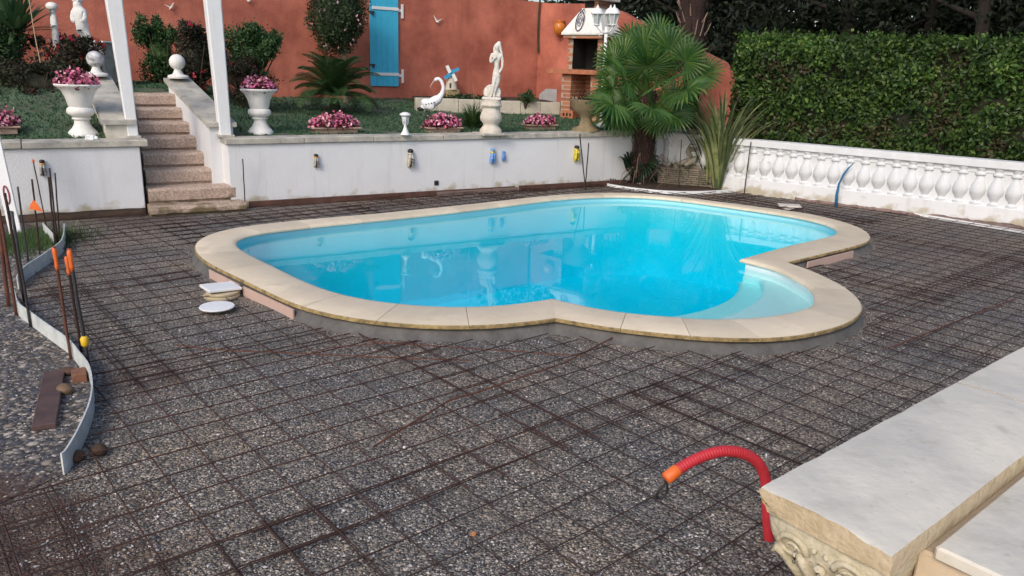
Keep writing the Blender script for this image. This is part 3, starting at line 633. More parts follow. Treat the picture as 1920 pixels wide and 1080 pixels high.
TREES = [(1.5, 22.5, 0, 8.5, 2.6, 'dark tree rising behind the barbecue chimney'), (4.6, 20.5, 0, 9, 2.7, 'dark tree rising behind the hairy palm trunk'), (7.2, 18.3, 0, 9.5, 2.7, 'dark tree above the left end of the hedge'),
         (9.3, 16.2, 0, 9, 2.6, 'dark tree above the middle of the hedge'), (11.2, 13.8, 0, 9, 2.6, 'dark tree above the right end of the hedge'), (6.2, 22.8, 0, 10, 3, 'tall dark tree deep behind the hedge gap'), (9.8, 19.8, 0, 10, 3, 'tall dark tree deep behind the hedge middle'), (12.6, 17, 0, 10, 3, 'tall dark tree deep behind the hedge right end'),
         (13.5, 11.0, 0, 9, 2.6, 'dark tree just outside the right frame edge')]
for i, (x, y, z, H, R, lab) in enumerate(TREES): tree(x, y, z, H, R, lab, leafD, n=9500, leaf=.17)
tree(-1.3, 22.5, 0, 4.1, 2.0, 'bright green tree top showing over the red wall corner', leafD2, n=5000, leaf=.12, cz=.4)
# dense evergreen belt closing the view behind the single trees
mb = MB(); P = []; Nn = []
for i in range(26000):
    s_ = random.uniform(0, 1); x = 2+s_*17; y = 27-s_*15+random.uniform(0, 2.0); z = random.uniform(0, 8.5+1.2*math.sin(s_*22)); P.append((x+random.gauss(0, .3), y, z)); Nn.append((-.5, -.8, .2))
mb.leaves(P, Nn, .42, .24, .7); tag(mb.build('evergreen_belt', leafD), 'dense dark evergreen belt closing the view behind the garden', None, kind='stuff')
# ivy/hedge tips on wall top
mb = MB(); P = []; Nn = []
for i in range(2600):
    q = onR(random.uniform(800, 1002), 5)+RN*random.uniform(.2, .6); P.append((q.x, q.y, ZR+random.uniform(-.1, .10)+.06*noise.noise(q*2))); Nn.append((0, -.4, 1))
mb.leaves(P, Nn, .07, .04, .7); tag(mb.build('climbing_plant', leafD2), 'green climber spilling over the top of the red wall near its corner', 'plant')
# ================================================================ welded mesh on the gravel
MA = math.radians(41.0); GA = Vector((math.cos(MA), math.sin(MA), 0)); GB = Vector((math.sin(MA), -math.cos(MA), 0))
G0 = at(505.3, 1002.2)
strip_px = [(122, 440), (121, 458), (114, 476), (82, 501), (48, 525), (34, 545), (29, 568), (36, 593), (58, 611), (92, 637), (129, 664), (150, 690), (168, 715), (175, 752), (170, 790), (150, 840), (128, 880), (118, 890)]
strip_w = [at(x, y) for x, y in strip_px]
bed_px = [(1128, 347), (1150, 352), (1190, 358), (1250, 363.5), (1320, 364), (1396, 359)]; bed_w = [at(x, y) for x, y in bed_px]
PADP = [tuple(p.to_2d()) for p in strip_w][::-1] + [tuple(W(-1.9, -.12).to_2d()), tuple(W(-1.16, -.12).to_2d()), tuple(W(-1.16, -.42).to_2d()), tuple(W(0, -.42).to_2d()), tuple(W(0, -.1).to_2d())] + [tuple(p.to_2d()) for p in bed_w] + [tuple((B0+BD*k-BN*.12).to_2d()) for k in (.3, 8.5)] + [(3.5, 1.2), (-2.9, .9)]
holeP = lerp(-.16).tolist()
xs_ = [p[0] for p in holeP]; ys_ = [p[1] for p in holeP]; hb = (min(xs_), max(xs_), min(ys_), max(ys_))
def keep(p):
    if hb[0] < p.x < hb[1] and hb[2] < p.y < hb[3] and inpoly(p.x, p.y, holeP): return False
    return inpoly(p.x, p.y, PADP)
def bar(mb, P, dr, L, r, z, seed):
    n = max(2, int(L/.10)); run = []
    for i in range(n+1):
        p = P+dr*(L*i/n); q = p+Vector((-dr.y, dr.x, 0))*(.006*noise.noise(Vector((i*.25, seed, 0)))); q.z = z+.010*noise.noise(Vector((p.x*1.3, p.y*1.3, seed*.3)))
        if keep(p): run.append(q)
        else:
            if len(run) > 1: mb.tube(run, r, 4)
            run = []
    if len(run) > 1: mb.tube(run, r, 4)
SH = []; na = 0
for ia in range(-3, 6):
    for ib in range(-6, 2):
        oa = ia*2.2+(1.4 if ib % 2 else 0.); ob = ib*2.0; SH.append((ia, ib, oa, ob))
spots_lab = {}
for (ia, ib, oa, ob) in SH:
    rr = random.Random(ia*31+ib*7); yaw = MA+math.radians(rr.gauss(0, .3)); ga = Vector((math.cos(yaw), math.sin(yaw), 0)); gb = Vector((math.sin(yaw), -math.cos(yaw), 0))
    base = G0+GA*(oa+rr.uniform(-.03, .03))+GB*(ob+rr.uniform(-.03, .03)); z = .022+.006*((ia+2*ib) % 4); mb = MB()
    for i in range(0, 13): bar(mb, base+ga*(.2*i)-gb*.06, gb, 2.32, .0037, z, i+ia)
    for j in range(0, 12): bar(mb, base+gb*(.2*j)-ga*.06, ga, 2.52, .0037, z+.008, j+40+ib)
    if len(mb.f) < 90: continue
    c = sum((Vector(v) for v in mb.v), Vector())/len(mb.v); spots_lab.setdefault(len(spots_lab), None)
    na += 1; o = mb.build('welded_mesh_sheet', [rust, rust2][0] if rr.random() < .6 else mat('rust_mid', (.060, .024, .018), .9, .5, 15, .2, 90, col2=(.022, .012, .010)), loc=(c.x, c.y, 0))
    tag(o, 'rusty welded steel mesh sheet with square cells laid on the gravel', 'steel mesh', 'welded mesh sheets laid over the gravel')
# loose rusty bars
for (pts_, r, lab) in (([(330, 648), (420, 657), (520, 660), (640, 666), (760, 672), (880, 676)], .004, 'long loose rusty wire lying across the mesh below the front pool edge'),
                      ([(560, 668), (620, 652), (700, 645), (790, 640)], .0035, 'short bent rusty wire beside the left front pool curb'),
                      ([(1150, 632), (1060, 680), (950, 716), (840, 752), (700, 838)], .0055, 'doubled thick rusty bar slanting from pool edge towards the foreground'),
                      ([(1905, 560), (1800, 600), (1700, 640), (1660, 655)], .006, 'thick dark bar lying on the mesh to the right of the pool'),
                      ([(690, 640), (900, 655), (1100, 668)], .004, 'thin rusty wire lying under the notch of the pool curb')):
    mb = MB(); P = [at(x, y, .035) for x, y in pts_]; Q_ = []
    for a, b in zip(P[:-1], P[1:]):
        for t_ in range(5): Q_.append(a.lerp(b, t_/5)+Vector((0, 0, .006*noise.noise(a*3+Vector((t_, 0, 0))))))
    mb.tube(Q_+[P[-1]], r, 5); tag(mb.build('loose_rebar', rust2), lab, 'rebar', 'loose bars on the mesh')
# stones scattered over the gravel (real pebbles near the camera)
mb = MB(); rg_ = random.Random(3)
ico = [(0, 0, 1), (1, 0, 0), (0, 1, 0), (-1, 0, 0), (0, -1, 0), (0, 0, -1)]; icf = [(0, 1, 2), (0, 2, 3), (0, 3, 4), (0, 4, 1), (5, 2, 1), (5, 3, 2), (5, 4, 3), (5, 1, 4)]
cnt = 0
while cnt < 26000:
    y = 1.5+6.5*rg_.random()**1.8; x = rg_.uniform(-.72, .70)*y*1.02
    p = Vector((x, y, 0))
    if hb[0] < x < hb[1] and hb[2] < y < hb[3] and inpoly(x, y, holeP): continue
    if noise.noise(Vector((x*2.3, y*2.3, 0))) < -.15 and rg_.random() < .7: continue
    r = rg_.uniform(.0028, .0065)*(1+.5*(rg_.random() < .06)); a = rg_.random()*6.3; ca, sa = math.cos(a), math.sin(a); sx, sy, sz = r*rg_.uniform(.8, 1.7), r*rg_.uniform(.6, 1.1), r*rg_.uniform(.5, .9)
    mb.m = 0 if rg_.random() < .93 else 1
    mb.add([(x+(v[0]*sx*ca-v[1]*sy*sa), y+(v[0]*sx*sa+v[1]*sy*ca), .001+sz*.6+v[2]*sz) for v in ico], icf); cnt += 1
pm = mat('pebble', (.34, .33, .33), .85, .3, 3, island=.65, col2=(.24, .22, .215)); pm2 = mat('pale_pebble', (.6, .57, .53), .8, .2, 3, island=.3)
tag(mb.build('gravel_stones', [pm, pm2]), 'loose grey and pale gravel stones lying on the yard', None, kind='stuff')
# border gravel left of the strip
cb = gravelmat('coarse_gravel', [(0, (.03, .035, .05)), (.3, (.09, .10, .13)), (.55, (.16, .15, .15)), (.8, (.28, .25, .22)), (1, (.5, .48, .46))], 44, soil=[(-2.2, 2.5, .5, .9), (-5.0, 7.6, .6, .6)])
poly = [Vector((p.x, p.y, .004)) for p in strip_w]+[Vector((-2.35, 2.2, .004)), Vector((-6.5, 2.0, .004)), Vector((-6.5, 7.4, .004)), W(-2.4, -.02, .004)]
mb = MB(); mb.add(poly, tessellate_polygon([poly])); ob = mb.build('border_gravel', cb); tag(ob, 'coarser dark bluish gravel left of the white edging strip', None, kind='structure')
for p in ob.data.polygons:
    if p.normal.z < 0: p.flip()
# grass patch by the wall
mb = MB(); gc = at(55, 455)
for i in range(2500):
    p = gc+Vector((random.gauss(0, .22), random.gauss(0, .3), 0)); h = random.uniform(.03, .09); dx, dy = random.gauss(0, .03), random.gauss(0, .03)
    mb.add([(p.x-.004, p.y, 0), (p.x+.004, p.y, 0), (p.x+dx, p.y+dy, h)], [(0, 1, 2)])
tag(mb.build('weeds', leafmat('weed', (.04, .09, .02), .4, .6, .2)), 'tuft of green weeds at the foot of the left wall behind stakes', None, kind='stuff')
# formwork strips
pvc = mat('pvc_strip', (.62, .65, .64), .55, .2, 9, .1, 40, col2=(.42, .45, .45))
def strip(pts, h, name, lab, cat, m=pvc, th=.008, group=None, tilt=0):
    P = [Vector(p) for p in pts]; Q_ = []
    for k in range(len(P)-1):
        a, b, c, d = P[max(k-1, 0)], P[k], P[k+1], P[min(k+2, len(P)-1)]
        for t_ in [q/5 for q in range(5)]: Q_.append(.5*((2*b)+(c-a)*t_+(2*a-5*b+4*c-d)*t_*t_+(3*b-a-3*c+d)*t_**3))
    Q_.append(P[-1]); rg = []
    for i, p in enumerate(Q_):
        t_ = (Q_[min(i+1, len(Q_)-1)]-Q_[max(i-1, 0)]).normalized(); n_ = Vector((-t_.y, t_.x, 0))*th
        up = Vector((0, 0, h))+n_*tilt; rg.append([p-Vector((0, 0, .01)), p+up, p+up+n_, p+n_-Vector((0, 0, .01))])
    mb = MB(); mb.loft(rg); o = smooth_angle(mb.build(name, m, loc=tuple(P[0]))); return tag(o, lab, cat, group)
strip([at(82, 438)]+[at(102, 460)], .11, 'edging_strip', 'short straight grey edging strip behind the stakes near the left wall', 'edging', group='pale edging strips')
strip(strip_w[:6], .115, 'edging_strip', 'pale edging strip curving back to the left wall behind the stakes', 'edging', group='pale edging strips')
strip(strip_w[6:], .105, 'edging_strip', 'long bowed pale edging strip ending in a point at lower left', 'edging', group='pale edging strips')
strip(bed_w, .05, 'edging_strip', 'white curved edging strip around the corner palm bed', 'edging', m=white_paint, group='pale edging strips')
# corner bed soil
poly = [Vector((p.x, p.y, .02)) for p in bed_w]+[B0+BD*.25-BN*.02+Zv*.04, B0+BD*(-1.3)-BN*.02+Zv*.09, W(6.6, -.01, .08), W(5.4, -.01, .04)]
mb = MB(); mb.add(poly, tessellate_polygon([poly])); ob = mb.build('bed_soil', soilm); tag(ob, 'dark soil of the planted corner bed', None, kind='structure')
for p in ob.data.polygons:
    if p.normal.z < 0: p.flip()
# boards along wall foot
plank = mat('red_brown_board', (.12, .055, .04), .85, .5, 6, .4, 30, col2=(.06, .028, .022))
for a, b, hh, dd, lab in ((0.03, 3.9, .075, -.05, 'long dark red board standing against the white wall foot by the steps'), (3.95, 6.0, .085, -.09, 'long dark red board against the wall foot behind the pool corner'), (2.6, 3.93, .06, -.085, 'greyish board end overlapping the red boards at the wall foot')):
    mb = MB(); mb.box(W((a+b)/2, dd, hh/2+.005), (b-a, .027, hh), ax=(D, N, Zv), bev=.003); tag(mb.build('form_board', plank if hh != .06 else mat('grey_board', (.22, .16, .14), .9, .4, 8, .3, 30), loc=tuple(W((a+b)/2, dd, 0))), lab, 'board', 'form boards along the wall foot')
mb = MB(); rg = []
for k in np.linspace(-2.7, -1.13, 30): e = .02*noise.noise(Vector((k*4, 0, 0))); rg.append([W(k, -.14+e, 0), W(k, -.05, .035+e), W(k, .0, .07+e), W(k, .0, -.02)])
mb.loft(rg); tag(mb.build('soil_bank', soilm, smooth=True), 'brown soil bank along the foot of the left wall', None, kind='structure')
# stakes
def stake(tx, ty, bx, by, r, lab, m=rust, cap=None):
    b = at(bx, by); tp = near(tx, ty, b.y); th = thing('rebar_stake', b, lab, 'stake', 'rebar stakes driven along the edging'); v = tp-b
    mb = MB(); P = [v*(q/8)+Vector((.0012*math.sin(q*1.7+tx), .001*math.sin(q*2.3), 0)) for q in range(9)]; P[0] = -Zv*.05; mb.tube(P, r, 8); mb.build('bar', m, th, smooth=True)
    if cap == 'cap': q = MB(); q.tube([v*.955, v*.99, v*1.01], [r*1.5, r*2.0, r*1.3], 8); q.build('cap', orange, th, smooth=True)
    if cap == 'tape': q = MB(); q.tube([v*.80, v*.83, v*.88, v*.93, v*.97, v*1.0], [r*1.1, r*1.35, r*1.25, r*1.55, r*1.5, r*.9], 5); q.build('tape', orange, th, smooth=True)
    if cap == 'flag': q = MB(); c = v*.66; q.box(c+Vector((.0, -.01, 0)), (.05, .03, .035)); q.add([c+Vector((-.045, -.02, -.03)), c+Vector((.01, -.025, .06)), c+Vector((.09, -.03, -.05)), c+Vector((.01, .0, -.02))], [(0, 1, 3), (1, 2, 3), (0, 3, 2), (0, 2, 1)]); q.build('flag', orange, th)
    if cap == 'redflag': q = MB(); c = v*.97; q.add([c+Vector((0, -.008, -.05)), c+Vector((0, -.008, .02)), c+Vector((.09, -.01, .01)), c+Vector((.07, -.008, -.035)), c+Vector((0, .002, -.05)), c+Vector((0, .002, .02)), c+Vector((.09, 0, .01)), c+Vector((.07, .002, -.035))], [(0, 1, 2, 3), (7, 6, 5, 4), (0, 4, 5, 1), (1, 5, 6, 2), (2, 6, 7, 3), (3, 7, 4, 0)]); q.build('flag', orange, th)
    if cap == 'ring': q = MB(); q.tube([v*.20, v*.22, v*.27, v*.29], [r*1.2, r*2.2, r*2.3, r*1.2], 8); q.build('collar', yellow, th, smooth=True); q = MB(); q.tube([v*.82, v*.86, v*.91, v*.96, v*1.0], [r*1.1, r*1.4, r*1.25, r*1.6, r*1.0], 5); q.build('tape', orange, th, smooth=True)
    return th
stake(62, 300, 87, 424, .006, 'leaning dark stake with orange cap close to the wall cicada', cap='cap')
stake(60, 336, 75, 478, .008, 'upright stake with an orange tag tied at mid height', cap='flag')
stake(33, 350, 53, 490, .008, 'plain dark stake standing left of the orange tagged stake', m=steel)
stake(93, 315, 108, 457, .008, 'tallest plain stake in the cluster right of the wall cicada')
stake(103, 324, 112, 449, .007, 'thin plain stake rightmost of the cluster by the left wall')
stake(91, 332, 104, 463, .009, 'stout short stake leaning into the cluster below the wall cicada')
stake(22, 396, 58, 614, .009, 'grey stake in front of the bowed strip beside the spirit level', m=steel)
stake(9, 362, 46, 566, .010, 'dark rusty stake crossing in front of the spirit level', m=rust)
stake(-2, 392, 31, 592, .011, 'thick brown stake at the left frame edge behind the strip', m=rust2)
stake(-12, 330, 16, 576, .014, 'thickest brown bar at the far left frame edge', m=rust2)
stake(101, 462, 133, 674, .009, 'rusty stake with orange top standing in front of the bowed strip', cap='tape', m=rust2)
stake(124, 478, 153, 660, .009, 'dark stake with orange tape leaning beside the yellow collared one', cap='tape')
stake(129, 466, 168, 694, .010, 'black stake with red tape on top and yellow collar near its foot', m=steel, cap='ring')
stake(455, 298, 460, 392, .007, 'single dark stake standing against the white wall by the steps')
stake(1087, 252, 1098, 357, .009, 'left leaning stake of the crossed pair near the yellow cicada')
stake(1104, 268, 1097, 356, .009, 'right leaning stake of the crossed pair near the yellow cicada')
stake(1150, 264, 1143, 345, .007, 'stake with a small red flag left of the corner bed', cap='redflag')
stake(1162, 264, 1157, 343, .006, 'thin stake just right of the red flagged stake')
stake(1186, 280, 1180, 347, .006, 'thin stake in front of the low palm left of the trunk')
stake(1278, 262, 1272, 354, .007, 'thin stake in front of the seated stone figure')
stake(1253, 280, 1248, 350, .005, 'very thin greenish stake left of the seated stone figure', m=mat('green_stake', (.05, .09, .06), .7, .2, 5))
stake(1396, 275, 1386, 357, .006, 'shorter stake of the pair by the balustrade end')
stake(1408, 266, 1395, 364, .008, 'taller stake of the pair by the balustrade end')
stake(1437, 850, 1440, 940, .006, 'grey steel pin standing just behind the red conduit', m=mat('galvanised', (.4, .4, .42), .4, .2, 10, metal=.6))
# spirit level / straight edge leaning at left
b0 = at(30, 438); t0 = near(-12, 255, b0.y+.15); lv = thing('spirit_level', b0, 'long white builder spirit level with red handle ring leaning at left wall', 'spirit level'); v = t0-b0; ax_z = v.normalized(); ax_x = Vector((1, .3, 0)); ax_x = (ax_x-ax_z*ax_x.dot(ax_z)).normalized(); ax_y = ax_z.cross(ax_x)
mb = MB(); mb.box(v*.75, (.11, .03, v.length*1.5), ax=(ax_x, ax_y, ax_z), bev=.004); mb.build('frame', white_paint, lv)
def ringm(c, rx, rz_, r, m, name, par):
    mb = MB(); P = [c+ax_x*(rx*math.cos(a))+ax_z*(rz_*math.sin(a)) for a in np.linspace(0, 2*math.pi, 20)]; mb.tube(P, r, 5, cap=False); return mb.build(name, m, par, smooth=True)
ringm(v*.40+ax_y*.018*(-1 if ax_y.y > 0 else 1), .022, .09, .008, mat('dull_red', (.35, .05, .05), .5, .2, 5), 'handle_ring', lv)
ringm(v*.21+ax_y*.018*(-1 if ax_y.y > 0 else 1), .022, .024, .006, mat('grey_plastic', (.35, .37, .4), .4, .1, 5), 'vial', lv)
# plank, bricks and stones at left
def gbox(px, py, lx, ly, h, rz, m, name, lab, cat, z=0, bev=.004, group=None):
    p = at(px, py, z); mb = MB(); mb.box((0, 0, h/2), (lx, ly, h), rz=rz, bev=bev); o = mb.build(name, m); o.location = p; return tag(o, lab, cat, group)
a = at(108, 697, .03); b = at(62, 797, .03); a2 = at(85, 800, .03); dr = (a-b).normalized(); n_ = Vector((-dr.y, dr.x, 0)); c_ = (at(102, 695, .03)+at(82, 797, .03))/2; dr = (at(102, 695, .03)-at(82, 797, .03)); 
mb = MB(); mb.box((0, 0, 0), (dr.length, .105, .028), rz=math.atan2(dr.y, dr.x), bev=.003); o = mb.build('wood_plank', mat('purple_plank', (.09, .052, .05), .8, .4, 8, .3, 40, col2=(.05, .03, .028))); o.location = c_-Zv*.012; tag(o, 'short dark reddish wood plank lying on gravel beside the bowed strip', 'plank')
gbox(150, 712, .075, .11, .055, .5, mat('old_brick', (.22, .10, .06), .9, .4, 14, .6, 40), 'brick', 'broken reddish brick leaning against the outside of the bowed strip', 'brick')
def stone(px, py, r, lab, col, sc=(1, .8, .7), grp='stones wedging the edging strip'):
    p = at(px, py); mb = MB(); mb.ball((0, 0, 0), 1, 14, (sc[0]*r, sc[1]*r, sc[2]*r), rough=.25); 
    o = mb.build('stone', mat('stone_%d' % int(col[0]*1000), col, .9, .4, 12, .7, 40), smooth=True); o.location = p+Zv*(r*sc[2]*.75); o.rotation_euler = (0, 0, px*.1); return tag(o, lab, 'stone', grp)
stone(122, 738, .048, 'rounded tan stone between the plank and the bowed strip', (.16, .105, .065))
stone(128, 703, .045, 'dark brown stone behind the brick beside the strip', (.09, .05, .035), (1.3, .7, .6))
stone(146, 862, .04, 'angular brown stone at the pointed end of the strip', (.12, .06, .035), (1.2, .8, .6))
stone(186, 852, .042, 'round dark brown stone just right of the strip end', (.07, .04, .025))
stone(1199, 348, .06, 'pale rounded stone at the foot of the fan palm', (.45, .36, .26), (1, .7, .6), None)
stone(888, 1004, .014, 'small orange pebble on the gravel in the foreground', (.5, .22, .1), grp=None)
# skimmer lids
ld = thing('stone_disc_stack', at(416, 556), 'two stacked round cream stone discs under a white square lid', 'stone discs')
for q, (r, z) in enumerate(((.135, 0), (.125, .026))): mb = MB(); mb.lathe((.01*q, .0, z), [(r*.96, 0), (r, .006), (r, .019), (r*.96, .024)], 32); smooth_angle(mb.build('disc', mat('cream_stone', (.50, .42, .28), .85, .2, 10, .3, 40), ld))
p = at(414, 541, .055); mb = MB(); mb.box((0, 0, .012), (.25, .25, .022), rz=math.radians(38), bev=.004); o = mb.build('skimmer_cover', white_paint); o.location = p; o.rotation_euler = (math.radians(-3), 0, 0); tag(o, 'white square skimmer lid resting on round stone discs by the pool', 'lid')
p = at(407, 578, .03); mb = MB(); mb.lathe((0, 0, 0), [(.09, 0), (.118, .006), (.124, .014), (.12, .019), (.06, .021), (.01, .021)], 40); o = smooth_angle(mb.build('skimmer_cover', white_paint)); o.location = p; tag(o, 'white round skimmer lid lying on the mesh beside the disc stack', 'lid')
p = at(1480, 387, .03); mb = MB(); mb.box((0, 0, .012), (.30, .20, .02), rz=-.2, bev=.003); o = mb.build('square_tile', mat('tile_pale', (.6, .55, .5), .6, .1, 5)); o.location = p; tag(o, 'pale tile lying on the mesh between pool and balustrade', 'tile')
p = at(1478, 392, .012); mb = MB(); mb.lathe((0, 0, 0), [(.08, 0), (.085, .008), (.08, .014), (.01, .015)], 24); o = mb.build('round_block', mat('tile_pale', (1, 1, 1))); o.location = p; tag(o, 'small round block supporting the pale tile near the balustrade', 'block')
# blue pipe
b = onp(1568, 384, B0-BN*.12, BN); mb = MB(); P = [(0, 0, -.03)]+[tuple(onp(x, y, B0-BN*(.12-.01*k), BN)-b) for k, (x, y) in enumerate([(1569, 365), (1573, 345), (1581, 328), (1591, 315), (1600, 307)])]; mb.tube(P, [.022, .022, .016, .015, .013, .006], 8); o = mb.build('blue_pipe', mat('blue_pipe', (.02, .14, .30), .45, .2, 5), smooth=True); o.location = b; tag(o, 'bent blue water pipe rising from gravel before the balustrade', 'pipe')
# red conduit
hp = [(1442, 1020), (1440, 985), (1438, 945), (1436, 905), (1427, 876), (1410, 858), (1385, 848), (1355, 846), (1325, 853), (1297, 865), (1272, 880), (1252, 895)]
hb_ = at(1442, 1010); P = [near(x, y, hb_.y-.02*k) for k, (x, y) in enumerate(hp)]
def dense(P, step):
    Q_ = []
    for k in range(len(P)-1):
        a, b, c, d = P[max(k-1, 0)], P[k], P[k+1], P[min(k+2, len(P)-1)]
        for t_ in np.linspace(0, 1, 20)[:-1]: Q_.append(.5*((2*b)+(c-a)*t_+(2*a-5*b+4*c-d)*t_*t_+(3*b-a-3*c+d)*t_**3))
    Q_.append(P[-1]); A = np.array([tuple(q) for q in Q_]); L_ = np.r_[0, np.cumsum(np.linalg.norm(np.diff(A, axis=0), axis=1))]; x = np.arange(0, L_[-1], step)
    return [Vector((np.interp(q, L_, A[:, 0]), np.interp(q, L_, A[:, 1]), np.interp(q, L_, A[:, 2]))) for q in x]
DP = dense(P, .0028); cd = thing('corrugated_conduit', hb_, 'red corrugated conduit arching up out of the gravel with orange taped end', 'conduit')
mb = MB(); mb.tube([p-hb_ for p in DP], [(.0215, .0205, .0185, .0205)[i % 4] for i in range(len(DP))], 18); mb.build('tube', redp, cd, smooth=True)
e1, e2 = DP[-1], DP[-14]; ed = (e1-e2).normalized(); mb = MB(); mb.tube([e1-ed*.05-hb_, e1-ed*.045-hb_, e1+ed*.006-hb_, e1+ed*.012-hb_], [.021, .0235, .0235, .017], 16); mb.build('tape_end', orange, cd, smooth=True)
mb = MB(); c0 = e1+ed*.01-hb_; X = Vector((1, 0, 0)); lp = [c0, c0+Vector((-.004, -.005, -.02)), c0+Vector((-.022, -.008, -.042)), c0+Vector((-.03, -.01, -.062)), c0+Vector((-.022, -.01, -.072)), c0+Vector((-.004, -.01, -.066)), c0+Vector((.008, -.008, -.045)), c0+Vector((.006, -.005, -.02)), c0]
mb.tube(dense(lp, .004), .0042, 6); mb.build('pull_cord', black, cd, smooth=True)
# ================================================================ foreground parapet
SD = Vector((math.cos(math.radians(39.8)), math.sin(math.radians(39.8)), 0)); ST = Vector((SD.y, -SD.x, 0)); S0 = at(1424, 912, .85); S0 = Vector((S0.x, S0.y, 0))
travert = mat('pale_slab', (.68, .635, .54), .8, .2, 2.6, .25, 30, col2=(.49, .475, .44), dirt=((.36, .33, .26), 9, .64, -3, -2)); streaks(travert, (.44, .42, .36), .45, (7, 7, 7), .52); streaks(travert, (.25, .23, .18), .5, (45, 45, 45), .63)
sandst = mat('sandy_edge', (.55, .44, .30), .9, .25, 10, .6, 60, col2=(.42, .33, .2), dirt=((.30, .26, .10), 12, .62, -2, -1))
fg = thing('terrace_parapet', S0, 'pale stone terrace parapet capping with carved capital in the lower right corner', 'parapet')
def slabpiece(s0, s1):
    w_ = .325; top = [(t_, .004*math.sin(t_/w_*3.1)-.020*max(0, t_/w_-.55)**1.3*2) for t_ in np.linspace(.004, w_-.004, 22)]
    pf = [(.0, -.050), (.0, -.030), (-.001, -.010)]+top+[(w_, -.03), (w_, -.062)]+[(t_, -.060+.006*(1-t_/w_)) for t_ in np.linspace(w_-.03, .03, 8)]
    ss = [s0, s0+.004, s0+.009, s0+.016, s0+.026]+list(np.linspace(s0+.05, s1, 26)); rg = []
    for q, s_ in enumerate(ss):
        rr = []; ed = math.exp(-(s_-s0)/.010) if s0 == 0 else 0
        for j, (t_, z) in enumerate(pf):
            n1 = noise.noise(Vector((t_*26, z*40, 3))); n2 = noise.noise(Vector((t_*75, z*90, 8))); chip = max(0, noise.noise(Vector((t_*17, 5, 0)))-.1)
            ds = ed*(.008*n1+.004*n2) if q < 5 else 0; dz = -ed*(.010*chip+.002+.002*n2) if 2 <= j < 25 else 0; side = .002*noise.noise(Vector((s_*30, j*.7, 1))) if j in (1, 2, 3, 24, 25, 26) else 0
            if s0 == 0 and j < 5: ds += .028*math.exp(-j*.9)*ed
            rr.append(SD*(s_+ds)+ST*(t_+side)+Vector((0, 0, .85+z+dz+.0015*noise.noise(Vector((t_*12, s_*9, 0)))-(.008*max(0, noise.noise(Vector((s_*21, j, 4)))-.25) if j in (3, 24) else 0))))
        rg.append(rr)
    mb = MB(); mb.loft(rg); nP_ = len(pf); mb.mi[-2] = 1; mb.mi[-1] = 1
    for k in range(len(ss)-1):
        for j in list(range(0, 2))+list(range(24, nP_)): mb.mi[k*nP_+j] = 1
    o = mb.build('capping_slab', [travert, sandst], fg); smooth_angle(o, 30)
slabpiece(0, 1.115); slabpiece(1.121, 2.6)
body = mat('cream_masonry', (.62, .50, .36), .9, .1, 5, .25, 40)
def fbox(name, s0, s1, t0_, t1_, z0, z1, m, bev=.006):
    mb = MB(); mb.box(SD*((s0+s1)/2)+ST*((t0_+t1_)/2)+Zv*((z0+z1)/2), (s1-s0, t1_-t0_, z1-z0), ax=(SD, ST, Zv), bev=bev); return mb.build(name, m, fg)
fbox('wall_body', .16, 2.6, .05, .29, -.02, .79, body)
fbox('side_block', .20, 1.6, .30, .9, -.02, .765, body); fbox('side_slab', .18, 1.62, .34, .93, .765, .80, travert)
# capital: flared carved block under the slab's end
mb = MB(); rg = []
pr_ = [(.0, .14, .17), (.45, .12, .17), (.56, .11, .18), (.62, .08, .215), (.68, .045, .25), (.73, .02, .275), (.77, .012, .285), (.788, .02, .28)]
for z, s_, t_ in pr_:
    sa, sb = s_+.0, .30; ta, tb = .165-t_/2-.005, .165+t_/2
    rr = []
    c_ = .02
    for (s1_, t1_) in ((sa+c_, ta), (sa, ta+c_), (sa, (ta+tb)/2), (sa, tb-c_), (sa+c_, tb), (sb, tb), (sb, ta)): rr.append(SD*s1_+ST*t1_+Zv*z)
    rg.append(rr)
mb.loft(rg); carved = mat('carved_stone', (.62, .56, .44), .9, .35, 14, .8, 50, col2=(.40, .35, .22)); smooth_angle(mb.build('capital', carved, fg), 50)
# carved relief on the capital's end face
def relief(name, fn, m, r):
    mb = MB(); mb.tube(fn, r, 7); mb.build(name, m, fg, smooth=True)
def face(t_, z): 
    s_ = np.interp(z, [p[0] for p in pr_], [p[1] for p in pr_]); return SD*(s_-.003)+ST*(.165+t_)+Zv*z
for sg in (-1, 1):
    P = []
    for a in np.linspace(0, 2*math.pi*1.6, 34): rr = .042*(1-a/(2*math.pi*1.9)); P.append(face(sg*(.075+rr*math.cos(a)*-1), .725+rr*math.sin(a)*.9))
    relief('volute', P, carved, [.009*(1-i/50) for i in range(len(P))])
for q in range(5):
    t0_ = -.10+.05*q; P = [face(t0_*.55, .60), face(t0_*.75, .65), face(t0_*1.0, .69), face(t0_*1.12, .71+.012*(q % 2))-SD*.012, face(t0_*1.15, .695)-SD*.02]; relief('acanthus_leaf', P, carved, [.012, .014, .013, .011, .006])
for q in range(4):
    mb = MB(); mb.ball(face(-.045+.03*q, .748), .008, 8); mb.build('bead', carved, fg, smooth=True)
